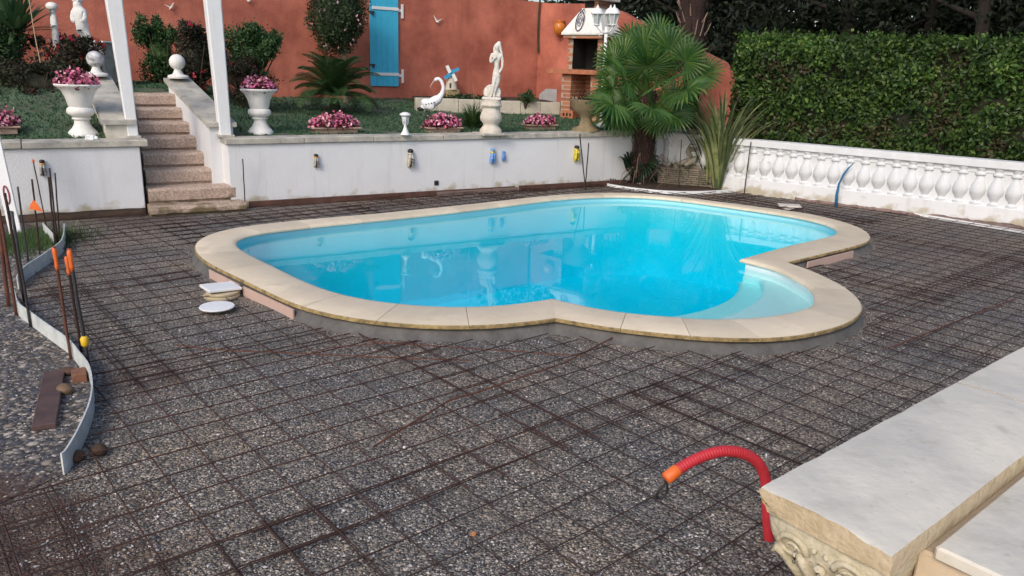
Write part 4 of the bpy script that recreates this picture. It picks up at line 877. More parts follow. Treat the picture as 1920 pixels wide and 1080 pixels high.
# ================================================================ vases, planters, flowers
petal = [leafmat('begonia_leaf', (.10, .012, .02), .3, .5, .15, col2=(.05, .008, .012)), leafmat('petal_pink', (.75, .22, .36), .2, .6, .3, col2=(.6, .12, .25)), leafmat('petal_pale', (.85, .55, .58), .15, .6, .3, col2=(.8, .4, .45))]
def flowers(parent, rx, ry, h, n, name='flowers', z0=0):
    mb = MB()
    for m, k, L_, wd in ((0, n, .046, .036), (1, int(n*.42), .046, .042), (2, int(n*.24), .044, .042)):
        P = []; Nn = []
        for i in range(k):
            a = random.random()*6.283; r = random.random()**.5; lump = .8+.35*noise.noise(Vector((math.cos(a)*r*3, math.sin(a)*r*3, rx*9))); z = h*math.sqrt(max(0, 1-r*r*.9))*lump
            if m == 0: z *= random.uniform(.1, .95)
            else: z = z*random.uniform(.35, 1.0)+.008; r *= 1.03
            P.append((math.cos(a)*rx*r, math.sin(a)*ry*r, z0+z)); Nn.append((math.cos(a)*r, math.sin(a)*r-.2, .7))
        mb.m = m; mb.leaves(P, Nn, L_, wd, .8)
    return mb.build(name, petal, parent)
def planter(px, py, wpx, lab, ht=.16, dz=0):
    p = on_lawn(px, py); p.z = lawn_h(p.x, p.y)+dz; w_ = wpx*mpp(p)
    t_ = thing('flower_planter', p, lab, 'planter', 'troughs of pink begonias along the wall top')
    mb = MB(); mb.box((0, 0, .03), (w_*.86, .20, .07), ax=(D, N, Zv), bev=.006); mb.box((0, 0, .075), (w_, .26, .022), ax=(D, N, Zv), bev=.006); mb.build('trough', mat('trough_clay', (.36, .26, .2), .85, .2, 8, .2, 40), t_)
    f = flowers(t_, w_*.50, .15, ht, int(900*w_)); f.rotation_euler = (0, 0, math.atan2(D.y, D.x)); f.location = (0, 0, .07)
planter(628, 250, 94, 'widest trough of pink begonias below the feathery palm', .25)
planter(829, 249, 74, 'trough of dark pink begonias beneath the white crane', .23)
planter(1012, 243, 66, 'small trough of pink begonias right of the statue pedestal', .19)
planter(-8, 255, 84, 'trough of pink begonias cut by the left frame edge', .26)
def urn(px, py, lab, s_=1.0):
    p = at(px, py, .85); t_ = thing('garden_urn', p, lab, 'urn', 'white urns of pink begonias on the wall')
    pf = [(.17, 0), (.17, .035), (.155, .05), (.15, .06), (.11, .10), (.082, .15), (.078, .185), (.10, .20), (.10, .215), (.085, .225), (.12, .24), (.148, .265), (.152, .29), (.14, .32), (.115, .335), (.125, .345), (.15, .45), (.185, .52), (.225, .555), (.245, .565), (.25, .58), (.24, .59), (.215, .585), (.18, .53), (.16, .5), (.01, .5)]
    mb = MB(); mb.lathe((0, 0, 0), [(r*.98*s_, z*s_) for r, z in pf], 36); smooth_angle(mb.build('vase', white_plaster, t_), 50)
    flowers(t_, .225*s_, .225*s_, .235*s_, 420, z0=.55*s_); return t_
urn(157, 256, 'white urn with pink begonias left of the left pergola post', 1.0); urn(489, 251, 'white urn with pink begonias right of the right pergola post', .96)
# white crumpled cloth beside the urn
p = at(172, 260, .86); mb = MB(); mb.ball((0, 0, 0), .07, 12, (1, .7, .6), rough=.5); o = mb.build('crumpled_cloth', white_paint); o.location = p; tag(o, 'small crumpled white cloth on the capping beside the left urn', 'cloth')
# solar lamp
p = at(760, 253, .86); t_ = thing('solar_lamp', p, 'small white hourglass solar lamp on the wall capping', 'lamp'); s_ = 42*mpp(p)/.33
mb = MB(); mb.lathe((0, 0, 0), [(.072*s_, 0), (.07*s_, .012*s_), (.045*s_, .05*s_), (.022*s_, .11*s_), (.02*s_, .14*s_), (.03*s_, .155*s_)], 24); mb.build('foot', white_paint, t_, smooth=True)
mb = MB(); mb.lathe((0, 0, 0), [(.03*s_, .155*s_), (.04*s_, .22*s_), (.055*s_, .28*s_), (.03*s_, .281*s_)], 20); mb.build('glass', mat('lamp_glass', (.62, .66, .66), .15, .05, 5), t_, smooth=True)
for k in range(5):
    a = k*1.2566; mb = MB(); mb.tube([(math.cos(a)*.032*s_, math.sin(a)*.032*s_, .15*s_), (math.cos(a)*.06*s_, math.sin(a)*.06*s_, .285*s_)], .005, 5); mb.build('rib', white_paint, t_)
mb = MB(); mb.lathe((0, 0, 0), [(.078*s_, .28*s_), (.085*s_, .29*s_), (.075*s_, .305*s_), (.04*s_, .325*s_), (.01, .33*s_)], 28); mb.build('lid', white_paint, t_, smooth=True)
# ================================================================ statue on pedestal
p = at(920, 249, .86); t_ = thing('pedestal', p, 'cream bulbous stone pedestal carrying the female statue', 'pedestal'); k = mpp(p)/5.4; KP = k
mb = MB(); mb.lathe((0, 0, 0), [(118*k, 0), (118*k, 30*k), (105*k, 45*k), (80*k, 75*k), (85*k, 95*k), (112*k, 125*k), (118*k, 155*k), (108*k, 190*k), (90*k, 235*k), (88*k, 255*k), (112*k, 262*k), (116*k, 275*k), (110*k, 285*k), (105*k, 292*k), (105*k, 318*k), (80*k, 325*k), (.01, 326*k)], 8, sq=0); smooth_angle(mb.build('stand', mat('cream_cast_stone', (.62, .56, .48), .85, .2, 10, .3, 50), t_), 60)
mb = MB(); mb.box((0, 0, -.012), (.42, .36, .03), ax=(D, N, Zv), bev=.004); mb.build('base_slab', stone_cop, t_)
sp = p+Zv*(325*k); st = thing('garden_statue', sp, 'pale stone statue of a standing nude woman with long hair before a shell', 'statue')
stm = mat('pale_cast_stone', (.70, .66, .60), .85, .25, 16, .4, 50, col2=(.52, .49, .44))
def S(x, y, dy=0, r=10, r2=None): q = [(x-330)*k, dy*k, (700-y)*k, r*k]; return tuple(q+([r2*k] if r2 else []))
nd = [S(378, 432, 0, 40, 32), S(376, 385, 0, 33, 26), S(372, 335, 0, 36, 28), S(370, 285, -4, 42, 28), S(372, 248, 0, 22, 20), S(374, 228, -2, 17), S(372, 200, -6, 27, 30), S(374, 172, -4, 28, 30),   # 0-7 torso/head
      S(325, 268, 0, 18), S(310, 315, -14, 15), S(318, 345, -26, 13), S(350, 300, -44, 11), S(372, 285, -44, 9),                    # 8-12 arm to breast
      S(420, 270, 0, 18), S(430, 330, -6, 14), S(428, 385, -18, 12), S(398, 442, -42, 10),                                       # 13-16 arm to hip
      S(362, 470, -4, 34), S(352, 540, -18, 24), S(338, 610, -8, 17), S(324, 662, -4, 11), S(312, 678, -26, 9),                  # 17-21 left leg
      S(392, 470, 0, 32), S(385, 535, -10, 24), S(362, 600, -2, 17), S(352, 655, 4, 11), S(356, 676, -20, 9)]
ed_ = [(0, 1), (1, 2), (2, 3), (3, 4), (4, 5), (5, 6), (6, 7), (3, 8), (8, 9), (9, 10), (10, 11), (11, 12), (3, 13), (13, 14), (14, 15), (15, 16), (0, 17), (17, 18), (18, 19), (19, 20), (20, 21), (0, 22), (22, 23), (23, 24), (24, 25), (25, 26)]
skin('body', nd, ed_, stm, st)
nd = [S(372, 178, 8, 34), S(350, 190, 8, 20), S(345, 225, 4, 16), S(352, 262, -6, 10), S(392, 152, 4, 20), S(400, 190, 6, 18), S(408, 225, 2, 15), S(425, 258, -4, 11), S(398, 140, 0, 12)]
skin('hair', nd, [(0, 1), (1, 2), (2, 3), (0, 4), (0, 5), (5, 6), (6, 7), (4, 8)], stm, st)
mb = MB()
for q in range(13):
    a = math.radians(-20+q*(220/12)); mb.tube([Vector(((335-330)*k, 26*k, (690-690)*k)), Vector((5*k+math.cos(a)*50*k, 30*k, 55*k+math.sin(a)*40*k)), Vector((5*k+math.cos(a)*86*k, 22*k, 70*k+math.sin(a)*80*k))], [12*k, 16*k, 15*k], 6)
mb.build('shell', stm, st, smooth=True)
mb = MB(); mb.box((0, 0, 12*k), (190*k, 130*k, 28*k), bev=8*k); mb.build('plinth', stm, st)
# crane
p = on_lawn(797, 234); k = mpp(p); cr_ = thing('crane_ornament', p, 'white crane ornament with curved neck and black tail standing on thin legs', 'garden ornament')
def V2(x, y, dy=0): return ((x-797)*k, dy*k, (234-y)*k)
cw = mat('crane_white', (.80, .82, .85), .5, .1, 10)
nd = [(*V2(812, 192), 11*k, 10*k), (*V2(798, 200), 11*k, 8*k), (*V2(788, 204), 6*k, 5*k), (*V2(822, 186), 8*k), (*V2(829, 176), 4.5*k), (*V2(831, 165), 3.4*k), (*V2(828, 155), 3.2*k), (*V2(822, 149), 3.6*k), (*V2(817, 151), 4.2*k), (*V2(814, 154), 2.4*k)]
skin('body', nd, [(0, 1), (1, 2), (0, 3), (3, 4), (4, 5), (5, 6), (6, 7), (7, 8), (8, 9)], cw, cr_)
mb = MB(); mb.tube([V2(814, 153), V2(809, 160), V2(806, 166)], [1.6*k, 1*k, .4*k], 6); mb.build('beak', mat('beak', (.5, .35, .3), .5, .1, 5), cr_)
for dx in (0, 4): mb = MB(); mb.tube([V2(801+dx, 206, dx), V2(799+dx, 220, dx), V2(797+dx, 234, dx)], 1.1*k, 5); mb.build('leg', steel, cr_)
mb = MB(); mb.ball(V2(790, 205), 1, 10, (9*k, 8*k, 3.6*k)); mb.build('tail', black, cr_, smooth=True)
for sg in (-1, 1):
    mb = MB(); mb.ball(V2(803, 196, sg*8), 1, 12, (14*k, 3*k, 8*k), rot=Matrix.Rotation(.5, 3, 'Y')); w_ = mb.build('wing', cw, cr_, smooth=True)
for q in range(4): mb = MB(); mb.ball(V2(800+5*q, 196-q*1.2, -11.5), 1, 8, (1.4*k, .8*k, 1.2*k)); mb.build('spot', black, cr_)
# windmill on block
pb_ = on_lawn(846, 188); k = mpp(pb_); mb = MB(); hB = 17*k+.03; mb.box((0, 0, hB/2), (26*k, 18*k, hB), ax=(D, N, Zv), bev=.01); o = mb.build('stone_block', mat('ochre_block', (.42, .33, .18), .9, .3, 9, .4, 30)); o.location = pb_; tag(o, 'ochre stone block under the small windmill', 'block')
t_ = thing('windmill_ornament', pb_+Zv*hB, 'small cream garden windmill with blue sails before the red wall', 'garden ornament')
mb = MB(); mb.lathe((0, 0, 0), [(12*k, 0), (10*k, 10*k), (8*k, 24*k), (8*k, 26*k)], 12); smooth_angle(mb.build('tower', mat('mill_cream', (.62, .56, .47), .8, .1, 8), t_))
mb = MB(); mb.box((-1*k, -11.2*k, 7*k), (3*k, 1.2*k, 9*k)); mb.build('door', mat('door_dark', (.05, .05, .05), .7, .1, 5), t_)
bl2 = mat('mill_blue', (.03, .30, .55), .6, .1, 6)
mb = MB(); mb.lathe((0, 0, 26*k), [(9.5*k, 0), (5*k, 7*k), (.3*k, 11*k)], 12); mb.build('cap', bl2, t_)
for q in range(4):
    a = .45+q*math.pi/2; X = Vector((math.cos(a), 0, math.sin(a))); Y = Vector((-math.sin(a), 0, math.cos(a))); mb = MB(); c = Vector((1*k, -11*k, 29*k)); mb.box(c+X*9*k+Y*2*k, (14*k, .8*k, 6*k), ax=(X, Vector((0, 1, 0)), Y)); mb.build('sail', bl2 if q % 2 == 0 else white_paint, t_)
# raised bed wall, slabs
a, b = on_lawn(778, 207), on_lawn(1048, 215); n_seg = 7; bedw = thing('raised_bed', (0, 0, 0), 'low cream stone edging wall of the raised bed before the red wall', 'raised bed')
b2 = a+D*((b-a).dot(D))
for q in range(n_seg):
    s0 = a.lerp(b, q/n_seg); s1 = a.lerp(b, (q+1)/n_seg); dv = (s1-s0); ln = dv.to_2d().length; X = Vector((dv.x, dv.y, 0)).normalized(); Y = Vector((-X.y, X.x, 0)); mb = MB(); h = .26+.0*q; mb.box((s0+s1)/2+Zv*(h/2-.04), (ln-.008, .12, h), ax=(X, Y, Zv), bev=.008); mb.build('block', mat('cream_block', (.58, .53, .44), .9, .2, 6, .3, 30), bedw)
mb = MB(); fr_ = [a+Zv*.16, b+Zv*.16]; bk = [onp(1002, 180, C1-N*.02, N), onp(772, 180, C1-N*.02, N)]; z_ = max(a.z, b.z)+.17; mb.add([(q.x, q.y, z_) for q in fr_+bk], [(0, 1, 2, 3)]); mb.build('soil', soilm, bedw)
# scattered plants in raised bed
def bush(p, rx, ry, rz_, lm, n, leaf, name, lab, cat, core=.35, stem=True, group=None, flw=None, wd=.5, jit=.8, up=.2, lumps=9):
    t_ = thing(name, p, lab, cat, group)
    if stem:
        mb = MB()
        for q in range(6): a = q*1.05+.3; mb.tube([(0, 0, -.05), (math.cos(a)*rx*.3, math.sin(a)*ry*.3, rz_*.7), (math.cos(a)*rx*.65, math.sin(a)*ry*.65, rz_*1.4)], [.018, .012, .005], 5)
        mb.build('stems', bark, t_)
    mb = MB(); cl = []
    for q in range(lumps*3): v = Vector((random.gauss(0, 1), random.gauss(0, 1), random.gauss(0, 1))).normalized()*random.uniform(.15, .85); v.z = v.z*.9+(.12 if v.z > 0 else -.05); cl.append((v, random.uniform(.16, .38)))
    P = []; Nn = []
    for i in range(n):
        c, r = random.choice(cl); v = Vector((random.gauss(0, 1), random.gauss(0, 1), random.gauss(0, 1))).normalized(); q = c+v*r*random.uniform(.5, 1.0)*(1.5 if random.random() < .06 else 1)
        P.append((q.x*rx, q.y*ry, rz_+q.z*rz_)); Nn.append((v.x, v.y, v.z+up))
    mb.leaves(P, Nn, leaf, leaf*wd, jit)
    if core: mb.ball((0, 0, rz_), 1, 14, (rx*core, ry*core, rz_*core), rough=.3)
    mb.build('foliage', lm, t_)
    if flw:
        m_, cnt_, fs = flw; mb = MB()
        for i in range(cnt_):
            q = Vector(random.choice(P))*1.0; q = Vector((q.x*1.08, q.y*1.08, q.z*1.03)); mb.leaves([tuple(q)]*7, [(random.gauss(0, 1), random.gauss(0, 1), .5) for _ in range(7)], fs, fs*.8, .3)
        mb.build('blossoms', m_, t_)
    return t_
gm1 = leafmat('shrub_dark', (.025, .060, .018), .5, .5, .2); gm2 = leafmat('shrub_mid', (.04, .10, .03), .45, .5, .25); gm3 = leafmat('shrub_dusky', (.028, .045, .02), .6, .6, .2, col2=(.035, .016, .013)); rosem = leafmat('rose_red', (.5, .03, .05), .3, .6, .2)
def bpx(cx, cy, rxp, ryp, y, **kw):
    c = near(cx, cy, y); k = mpp(c); g_ = Vector((c.x, c.y, c.z-ryp*k)); return g_, rxp*k, ryp*k
g_, rx, rz_ = bpx(304, 98, 52, 80, 12.6); bush(g_, rx, rx, rz_, gm2, 9000, .055, 'round_shrub', 'rounded green shrub against the red wall left of the right post', 'shrub')
g_, rx, rz_ = bpx(476, 110, 78, 72, 12.4); bush(g_, rx, rx*.8, rz_, gm2, 13000, .06, 'spreading_shrub', 'spreading dark green shrub against the red wall right of the right post', 'shrub')
g_, rx, rz_ = bpx(364, 118, 64, 84, 12.0); bush(g_, rx, rx*.8, rz_, gm3, 7000, .055, 'rose_bush', 'dark rose bush with a few red blooms between the post and round shrub', 'shrub', flw=(rosem, 14, .05))
g_, rx, rz_ = bpx(452, 148, 66, 48, 12.0); bush(g_, rx, rx*.8, rz_, gm3, 6000, .05, 'low_rose_bush', 'low dark rose bush behind the right urn', 'shrub', flw=(rosem, 6, .05))
g_, rx, rz_ = bpx(60, 165, 110, 75, 10.4); bush(g_, rx, rx*.7, rz_, gm3, 7000, .06, 'dark_shrub', 'large dark shrub filling the bed behind the left urn', 'shrub', core=.4, flw=(rosem, 6, .045))
g_, rx, rz_ = bpx(135, 105, 75, 60, 11.2); bush(g_, rx, rx*.7, rz_, gm3, 4500, .06, 'flowering_shrub', 'dark shrub with dull red blossoms below the white putto', 'shrub', core=.4, flw=(rosem, 60, .05))
g_, rx, rz_ = bpx(10, 90, 70, 80, 10.9); bush(g_, rx, rx*.7, rz_, gm1, 5200, .07, 'leafy_shrub', 'dark leafy shrub at the left frame edge under the spiky plant', 'shrub', core=.4)
g_, rx, rz_ = bpx(-10, 210, 60, 45, 9.9); bush(g_, rx, rx*.7, rz_, gm1, 3000, .06, 'low_shrub', 'low dark green shrub behind the left frame edge trough', 'shrub', core=.4)
# topiary tree
c = near(632, 22, 14.2); k = mpp(c); gz = lawn_h(c.x, c.y); tb = Vector((near(650, 200, 14.2).x, c.y, gz)); t_ = thing('round_topped_tree', tb, 'small tree with dense dark rounded crown and pale crooked trunk by the shutter', 'tree')
mb = MB(); tp_ = [tb-Zv*.1, near(648, 175, 14.2), near(649, 130, 14.2), near(644, 95, 14.2), near(641, 70, 14.2), near(634, 30, 14.2)]; mb.tube([q-tb for q in tp_], [.06, .055, .05, .05, .045, .02], 8); mb.build('trunk', mat('pale_bark', (.30, .24, .17), .95, .5, 10, .6, 40, col2=(.1, .08, .06)), t_, smooth=True)
mb = MB(); P = []; Nn = []
for i in range(9000):
    v = Vector((random.gauss(0, 1), random.gauss(0, 1), random.gauss(0, 1))).normalized(); r = random.uniform(.72, 1.02)*(1+.28*noise.noise(v*2.2)); q = Vector((v.x*54*k*r, v.y*54*k*r, v.z*80*k*r-(.0))); P.append(tuple(c+q-tb)); Nn.append(tuple(v+Zv*.2))
mb.leaves(P, Nn, .055, .026, .7); mb.ball(c-tb, 1, 16, (40*k, 40*k, 60*k), rough=.3); mb.build('crown', leafmat('topiary_leaf', (.028, .055, .02), .6, .5, .15), t_)
mb = MB(); P = []; 
for i in range(26): v = Vector((random.gauss(0, 1), -abs(random.gauss(0, 1)), random.gauss(0, 1))).normalized(); q = c-tb+Vector((v.x*55*k, v.y*55*k, v.z*78*k)); P += [tuple(q)]*5
mb.leaves(P, [(random.gauss(0, 1), -1, random.gauss(0, 1)) for _ in P], .03, .03, .3); mb.build('blossoms', petal[2], t_)
# feathery palm (pinnate)
def frond(mb, base, az, el, L_, n=38, pl=.27, curve=1.0):
    P = []; p = Vector(base); e = el
    for i in range(n+1):
        d_ = Vector((math.cos(az)*math.cos(e), math.sin(az)*math.cos(e), math.sin(e))); P.append((p.copy(), d_)); p = p+d_*(L_/n); e -= curve*.055*(.4+i/n*1.3)*26/n
    mb.tube([q for q, _ in P], [.012*(1-i/(n+2))+.003 for i in range(n+1)], 4)
    for i in range(4, n+1):
        q, d_ = P[i]; sd = Vector((-math.sin(az), math.cos(az), 0)); l = pl*math.sin(math.pi*min(1, (i+3)/(n+4)))**.6
        for sg in (-1, 1):
            tip = q+(sd*sg*.75+d_*.6+Vector((0, 0, .35))).normalized()*l; wv = d_*.008; mid = q.lerp(tip, .5)+Vector((0, 0, .008)); tip = tip-Vector((0, 0, .03))
            mb.add([q-wv*.5, mid-wv, tip, mid+wv, q+wv*.5], [(0, 1, 2, 3, 4)])
p = on_lawn(628, 213); t_ = thing('feathery_palm', p, 'young feathery palm arching over the lawn behind the widest flower trough', 'palm'); palmM = leafmat('palm_green', (.045, .095, .03), .35, .5, .2)
mb = MB(); mb.lathe((0, 0, -.05), [(.08, 0), (.09, .1), (.08, .20), (.06, .26), (.03, .30)], 12); mb.build('trunk', mat('green_stump', (.03, .04, .02), 1, .5, 15, 1, 40), t_)
for q in range(46):
    mb = MB(); az = q*2.399; el = math.radians([84, 72, 60, 46, 28, 12][q % 6]+random.uniform(-5, 5)); frond(mb, (0, 0, .28), az, el, random.uniform(.62, .82), curve=.75); mb.build('frond', palmM, t_)
# grass clump & strap plants
def clump(p, n, L_, wd, lm, name, lab, cat, spread=.5, droop=1.0, segs=7, parts=1, rb=.08):
    t_ = thing(name, p, lab, cat); mb = MB()
    for i in range(n):
        az = random.random()*6.283; el = math.radians(90-abs(random.gauss(0, 1))*spread*45-5); l = L_*random.uniform(.55, 1.1); q = Vector((math.cos(az)*rb*random.random(), math.sin(az)*rb*random.random(), 0)); e = el; vs = []; sd = Vector((-math.sin(az+.6*random.uniform(-1, 1)), math.cos(az), 0)); tw = random.uniform(-.8, .8)
        for j in range(segs+1):
            d_ = Vector((math.cos(az)*math.cos(e), math.sin(az)*math.cos(e), math.sin(e))); ww = wd*(1-(j/segs)**2.5)*.5*(.7+.6*min(1, j/2))+.0005; s2 = (sd+Vector((0, 0, tw*j/segs*.5))).normalized(); vs += [q-s2*ww, q+s2*ww]; q = q+d_*(l/segs); e -= droop*(.12+.05*random.random())*(j/segs)*2
        mb.add(vs, [(2*j, 2*j+1, 2*j+3, 2*j+2) for j in range(segs)])
    mb.build('blades', lm, t_); return t_
clump(on_lawn(886, 240), 420, .46, .008, leafmat('grass_green', (.045, .10, .025), .4, .5, .2), 'ornamental_grass', 'fine green ornamental grass clump left of the statue pedestal', 'plant', 1.0, 1.5)
clump(on_lawn(884, 238)+Vector((.05, .3, 0)), 14, .95, .006, leafmat('dry_stalk', (.30, .17, .08), .3, .7, .1), 'dry_stalks', 'dry tan stalks sticking out of the ornamental grass', 'plant', 1.2, .4)
g_ = on_lawn(984, 214); bush(g_+Zv*.12, .22, .2, .17, gm2, 900, .045, 'small_bush', 'small airy green bush right of the statue in front of the raised bed', 'shrub', core=0)
g_ = a.lerp(b, .45)+N*.5+Zv*.1; bush(g_, .9, .3, .09, gm1, 1600, .06, 'bed_ground_plants', 'low dark leaves in the raised bed before the red wall', 'plant', core=0, stem=False)
clump(near(28, 60, 11.0), 90, .75, .05, leafmat('yucca', (.05, .11, .045), .4, .5, .2), 'spiky_yucca', 'spiky green yucca in the upper left corner', 'plant', 1.1, .5)
mb = MB(); P = [near(x, y, 9.3) for x, y in ((52, -20), (58, 20), (66, 70), (78, 128))]; o = mb.tube([q-P[0] for q in dense(P, .1)], .006, 5).build('dry_twig', mat('dry_stem', (.45, .36, .22), .8, .2, 5)); o.location = P[0]; tag(o, 'long thin dry stem hanging before the dark shrubs at upper left', 'stem')
# planter basin with putto
c = near(165, 92, 11.9); k = mpp(c); t_ = thing('stone_basin', Vector((c.x, c.y, 1.25)), 'low grey stone basin with white rim at upper left', 'basin'); h = c.z-1.25+12*k
mb = MB(); mb.box((0, 0, h/2), (92*k, 70*k, h), bev=.02); mb.build('basin_body', stone_cop, t_); mb = MB(); mb.box((0, 0, h+.01), (100*k, 78*k, .03), bev=.008); mb.build('rim', white_plaster, t_)
pz = Vector((c.x-4*k, c.y, 1.25+h+.025)); s2 = thing('putto_statue', pz, 'white figure of a hunched child standing on the basin at upper left', 'statue'); K_ = mpp(pz)
def T(x, y, dy, r, r2=None): q = [(x-163)*K_, dy*K_, (78-y)*K_, r*K_]; return tuple(q+([r2*K_] if r2 else []))
skin('body', [T(161, 50, 0, 10, 9), T(160, 36, 0, 12, 10), T(158, 26, 0, 11, 9), T(157, 18, -1, 6), T(157, 8, -2, 9, 10), T(148, 30, -2, 5), T(147, 42, -6, 4.5), T(155, 46, -10, 4), T(169, 28, -2, 5), T(171, 40, -6, 4.5), T(164, 46, -10, 4), T(160, 60, -6, 6), T(164, 70, -4, 5), T(168, 77, -8, 4), T(167, 60, -2, 6), T(171, 70, 0, 5), T(173, 77, -5, 4)], [(0, 1), (1, 2), (2, 3), (3, 4), (2, 5), (5, 6), (6, 7), (2, 8), (8, 9), (9, 10), (0, 11), (11, 12), (12, 13), (0, 14), (14, 15), (15, 16)], white_plaster, s2)
mb = MB(); mb.ball(T(157, 5, 1, 1)[:3], 10*K_, 12, (1, 1, .8), rough=.4); mb.build('hair', white_plaster, s2)
c = near(97, 12, 11.2); mb = MB(); mb.ball((0, 0, 0), 10*mpp(c), 16, (1.1, 1, .8)); mb.lathe((0, 0, 0), [(.05, -1.0), (.04, -.05)], 8); o = mb.build('white_globe', white_plaster, smooth=True); o.location = c; tag(o, 'white globe ornament among the leaves of the spiky yucca', 'garden ornament')
# ================================================================ barbecue
q0 = on_lawn(1050, 219); X = D2; Y = N2; bq = thing('brick_barbecue', q0, 'brick barbecue with white pyramid hood against the red wall', 'barbecue'); k = mpp(q0); wB = 62*k/.78; dB = .55
def bb(name, x0, x1, y0, y1, z0, z1, m, bev=.004):
    mb = MB(); mb.box(X*((x0+x1)/2)+Y*((y0+y1)/2)+Zv*((z0+z1)/2), (x1-x0, y1-y0, z1-z0), ax=(X, Y, Zv), bev=bev); return mb.build(name, m, bq)
bm_ = bpy.data.materials.new('brickwork'); bm_.use_nodes = True; t = bm_.node_tree; b_ = t.nodes['Principled BSDF']; b_.inputs['Roughness'].default_value = .85
br_ = t.nodes.new('ShaderNodeTexBrick'); br_.inputs['Scale'].default_value = 1; br_.inputs['Brick Width'].default_value = .22; br_.inputs['Row Height'].default_value = .07; br_.inputs['Mortar Size'].default_value = .008
br_.inputs['Color1'].default_value = (.42, .17, .09, 1); br_.inputs['Color2'].default_value = (.30, .11, .06, 1); br_.inputs['Mortar'].default_value = (.38, .32, .26, 1); br_.offset = .5
tc = t.nodes.new('ShaderNodeTexCoord'); sx = t.nodes.new('ShaderNodeSeparateXYZ'); cx = t.nodes.new('ShaderNodeCombineXYZ'); t.links.new(tc.outputs['Object'], sx.inputs[0]); ad = t.nodes.new('ShaderNodeMath'); ad.operation = 'ADD'; t.links.new(sx.outputs[0], ad.inputs[0]); t.links.new(sx.outputs[1], ad.inputs[1]); t.links.new(ad.outputs[0], cx.inputs[0]); t.links.new(sx.outputs[2], cx.inputs[1]); t.links.new(cx.outputs[0], br_.inputs[0]); t.links.new(br_.outputs[0], b_.inputs['Base Color'])
def zy(py): return 1.8-(py-133)*k*1.02-q0.z   # height for a photo row near the barbecue
zc0, zc1, zh0, zh1, zt = zy(143), zy(135), zy(76), zy(31), zy(12)
soot = mat('soot', (.012, .011, .010), 1, .4, 9)
bb('pillar', 0, .20, .0, dB, -.05, zc0, bm_); bb('pillar', wB-.16, wB, .0, dB, -.05, zc0, bm_); bb('back_wall', .20, wB-.16, dB-.08, dB, -.05, zc0, bm_); bb('shelf', .19, wB-.15, .02, dB-.08, zc0*.42, zc0*.42+.06, bm_)
bb('counter', -.28, wB+.02, -.10, dB, zc0, zc1, brick); bb('firebox_side', .06, .17, .06, dB, zc1, zh0-.05, bm_); bb('firebox_side', wB-.10, wB, .06, dB, zc1, zh0-.05, bm_); bb('firebox_back', .17, wB-.1, dB-.07, dB, zc1, zh0-.05, soot); bb('lintel', .0, wB+.04, -.03, dB, zh0-.06, zh0, bm_)
bb('soot_liner', .171, .18, .05, dB-.07, zc1+.02, zh0-.06, soot, 0)
bb('fire_floor', .17, wB-.1, .08, dB-.07, zc1, zc1+.02, soot)
mb = MB(); c_ = [(-.02, -.06), (wB+.06, -.06), (wB+.06, dB+.02), (-.02, dB+.02)]; t2 = [(wB*.36, .12), (wB*.80, .12), (wB*.80, dB+.02), (wB*.36, dB+.02)]
mb.loft([[X*x+Y*y+Zv*zh0 for x, y in c_], [X*x+Y*y+Zv*(zh0+.03) for x, y in c_], [X*x+Y*y+Zv*zh1 for x, y in t2]]); mb.build('hood', white_plaster, bq)
bb('chimney', wB*.40, wB*.76, .14, dB, zh1, zt-.05, bm_); bb('chimney_opening', wB*.42, wB*.66, .125, .16, zh1+.01, zt-.07, soot, 0); bb('chimney_cap', wB*.28, wB*.96, .02, dB+.06, zt-.06, zt, white_plaster)
# wrought oval emblem on hood
mb = MB(); oc = X*(wB*.42)+Y*(.02)+Zv*((zh0+zh1)/2); P = [oc+X*(.075*math.cos(a_))+Zv*(.16*math.sin(a_))+Y*(.16*math.sin(a_)*.32-.03) for a_ in np.linspace(0, 2*math.pi, 28)]; mb.tube(P, .010, 5, cap=False); P = [oc+X*(.05*(1-a_/16)*math.cos(a_))+Zv*(.11*(1-a_/16)*math.sin(a_))+Y*(.11*(1-a_/16)*math.sin(a_)*.32-.03) for a_ in np.linspace(0, 12, 50)]; mb.tube(P, .006, 5)
P = [oc+X*x+Zv*z+Y*(z*.32-.03) for x, z in ((-.05, .16), (-.02, .20), (.0, .17), (.03, .21), (.05, .17))]; mb.tube(P, .01, 5); mb.build('emblem', mat('iron_violet', (.06, .05, .09), .6, .2, 5), bq)
# ventilated brick and slab beside
p = on_lawn(1066, 222); mb = MB(); mb.box((0, 0, .07), (.25, .12, .14), ax=(X, Y, Zv), bev=.004)
for q in range(3): mb.m = 1; mb.box(X*(-.07+.07*q)-Y*.0605+Zv*.07, (.035, .004, .05), ax=(X, Y, Zv))
o = mb.build('hollow_brick', [brick, soot]); o.location = p; tag(o, 'red hollow brick on the ground by the barbecue foot', 'brick')
p = on_lawn(1027, 200); k2 = mpp(p); mb = MB(); mb.loft([[Vector((-18*k2, 0, 0)), Vector((16*k2, 0, 0)), Vector((16*k2, .05, 0)), Vector((-18*k2, .05, 0))], [Vector((-16*k2, .1, 22*k2)), Vector((16*k2, .1, 26*k2)), Vector((16*k2, .15, 26*k2)), Vector((-16*k2, .15, 22*k2))], [Vector((-4*k2, .14, 32*k2)), Vector((16*k2, .14, 32*k2)), Vector((16*k2, .18, 32*k2)), Vector((-4*k2, .18, 32*k2))]]); o = mb.build('leaning_slab', mat('grey_slab', (.32, .31, .30), .9, .2, 6, .3, 30)); o.location = p; tag(o, 'grey stone slab leaning on the red wall left of the barbecue', 'slab')
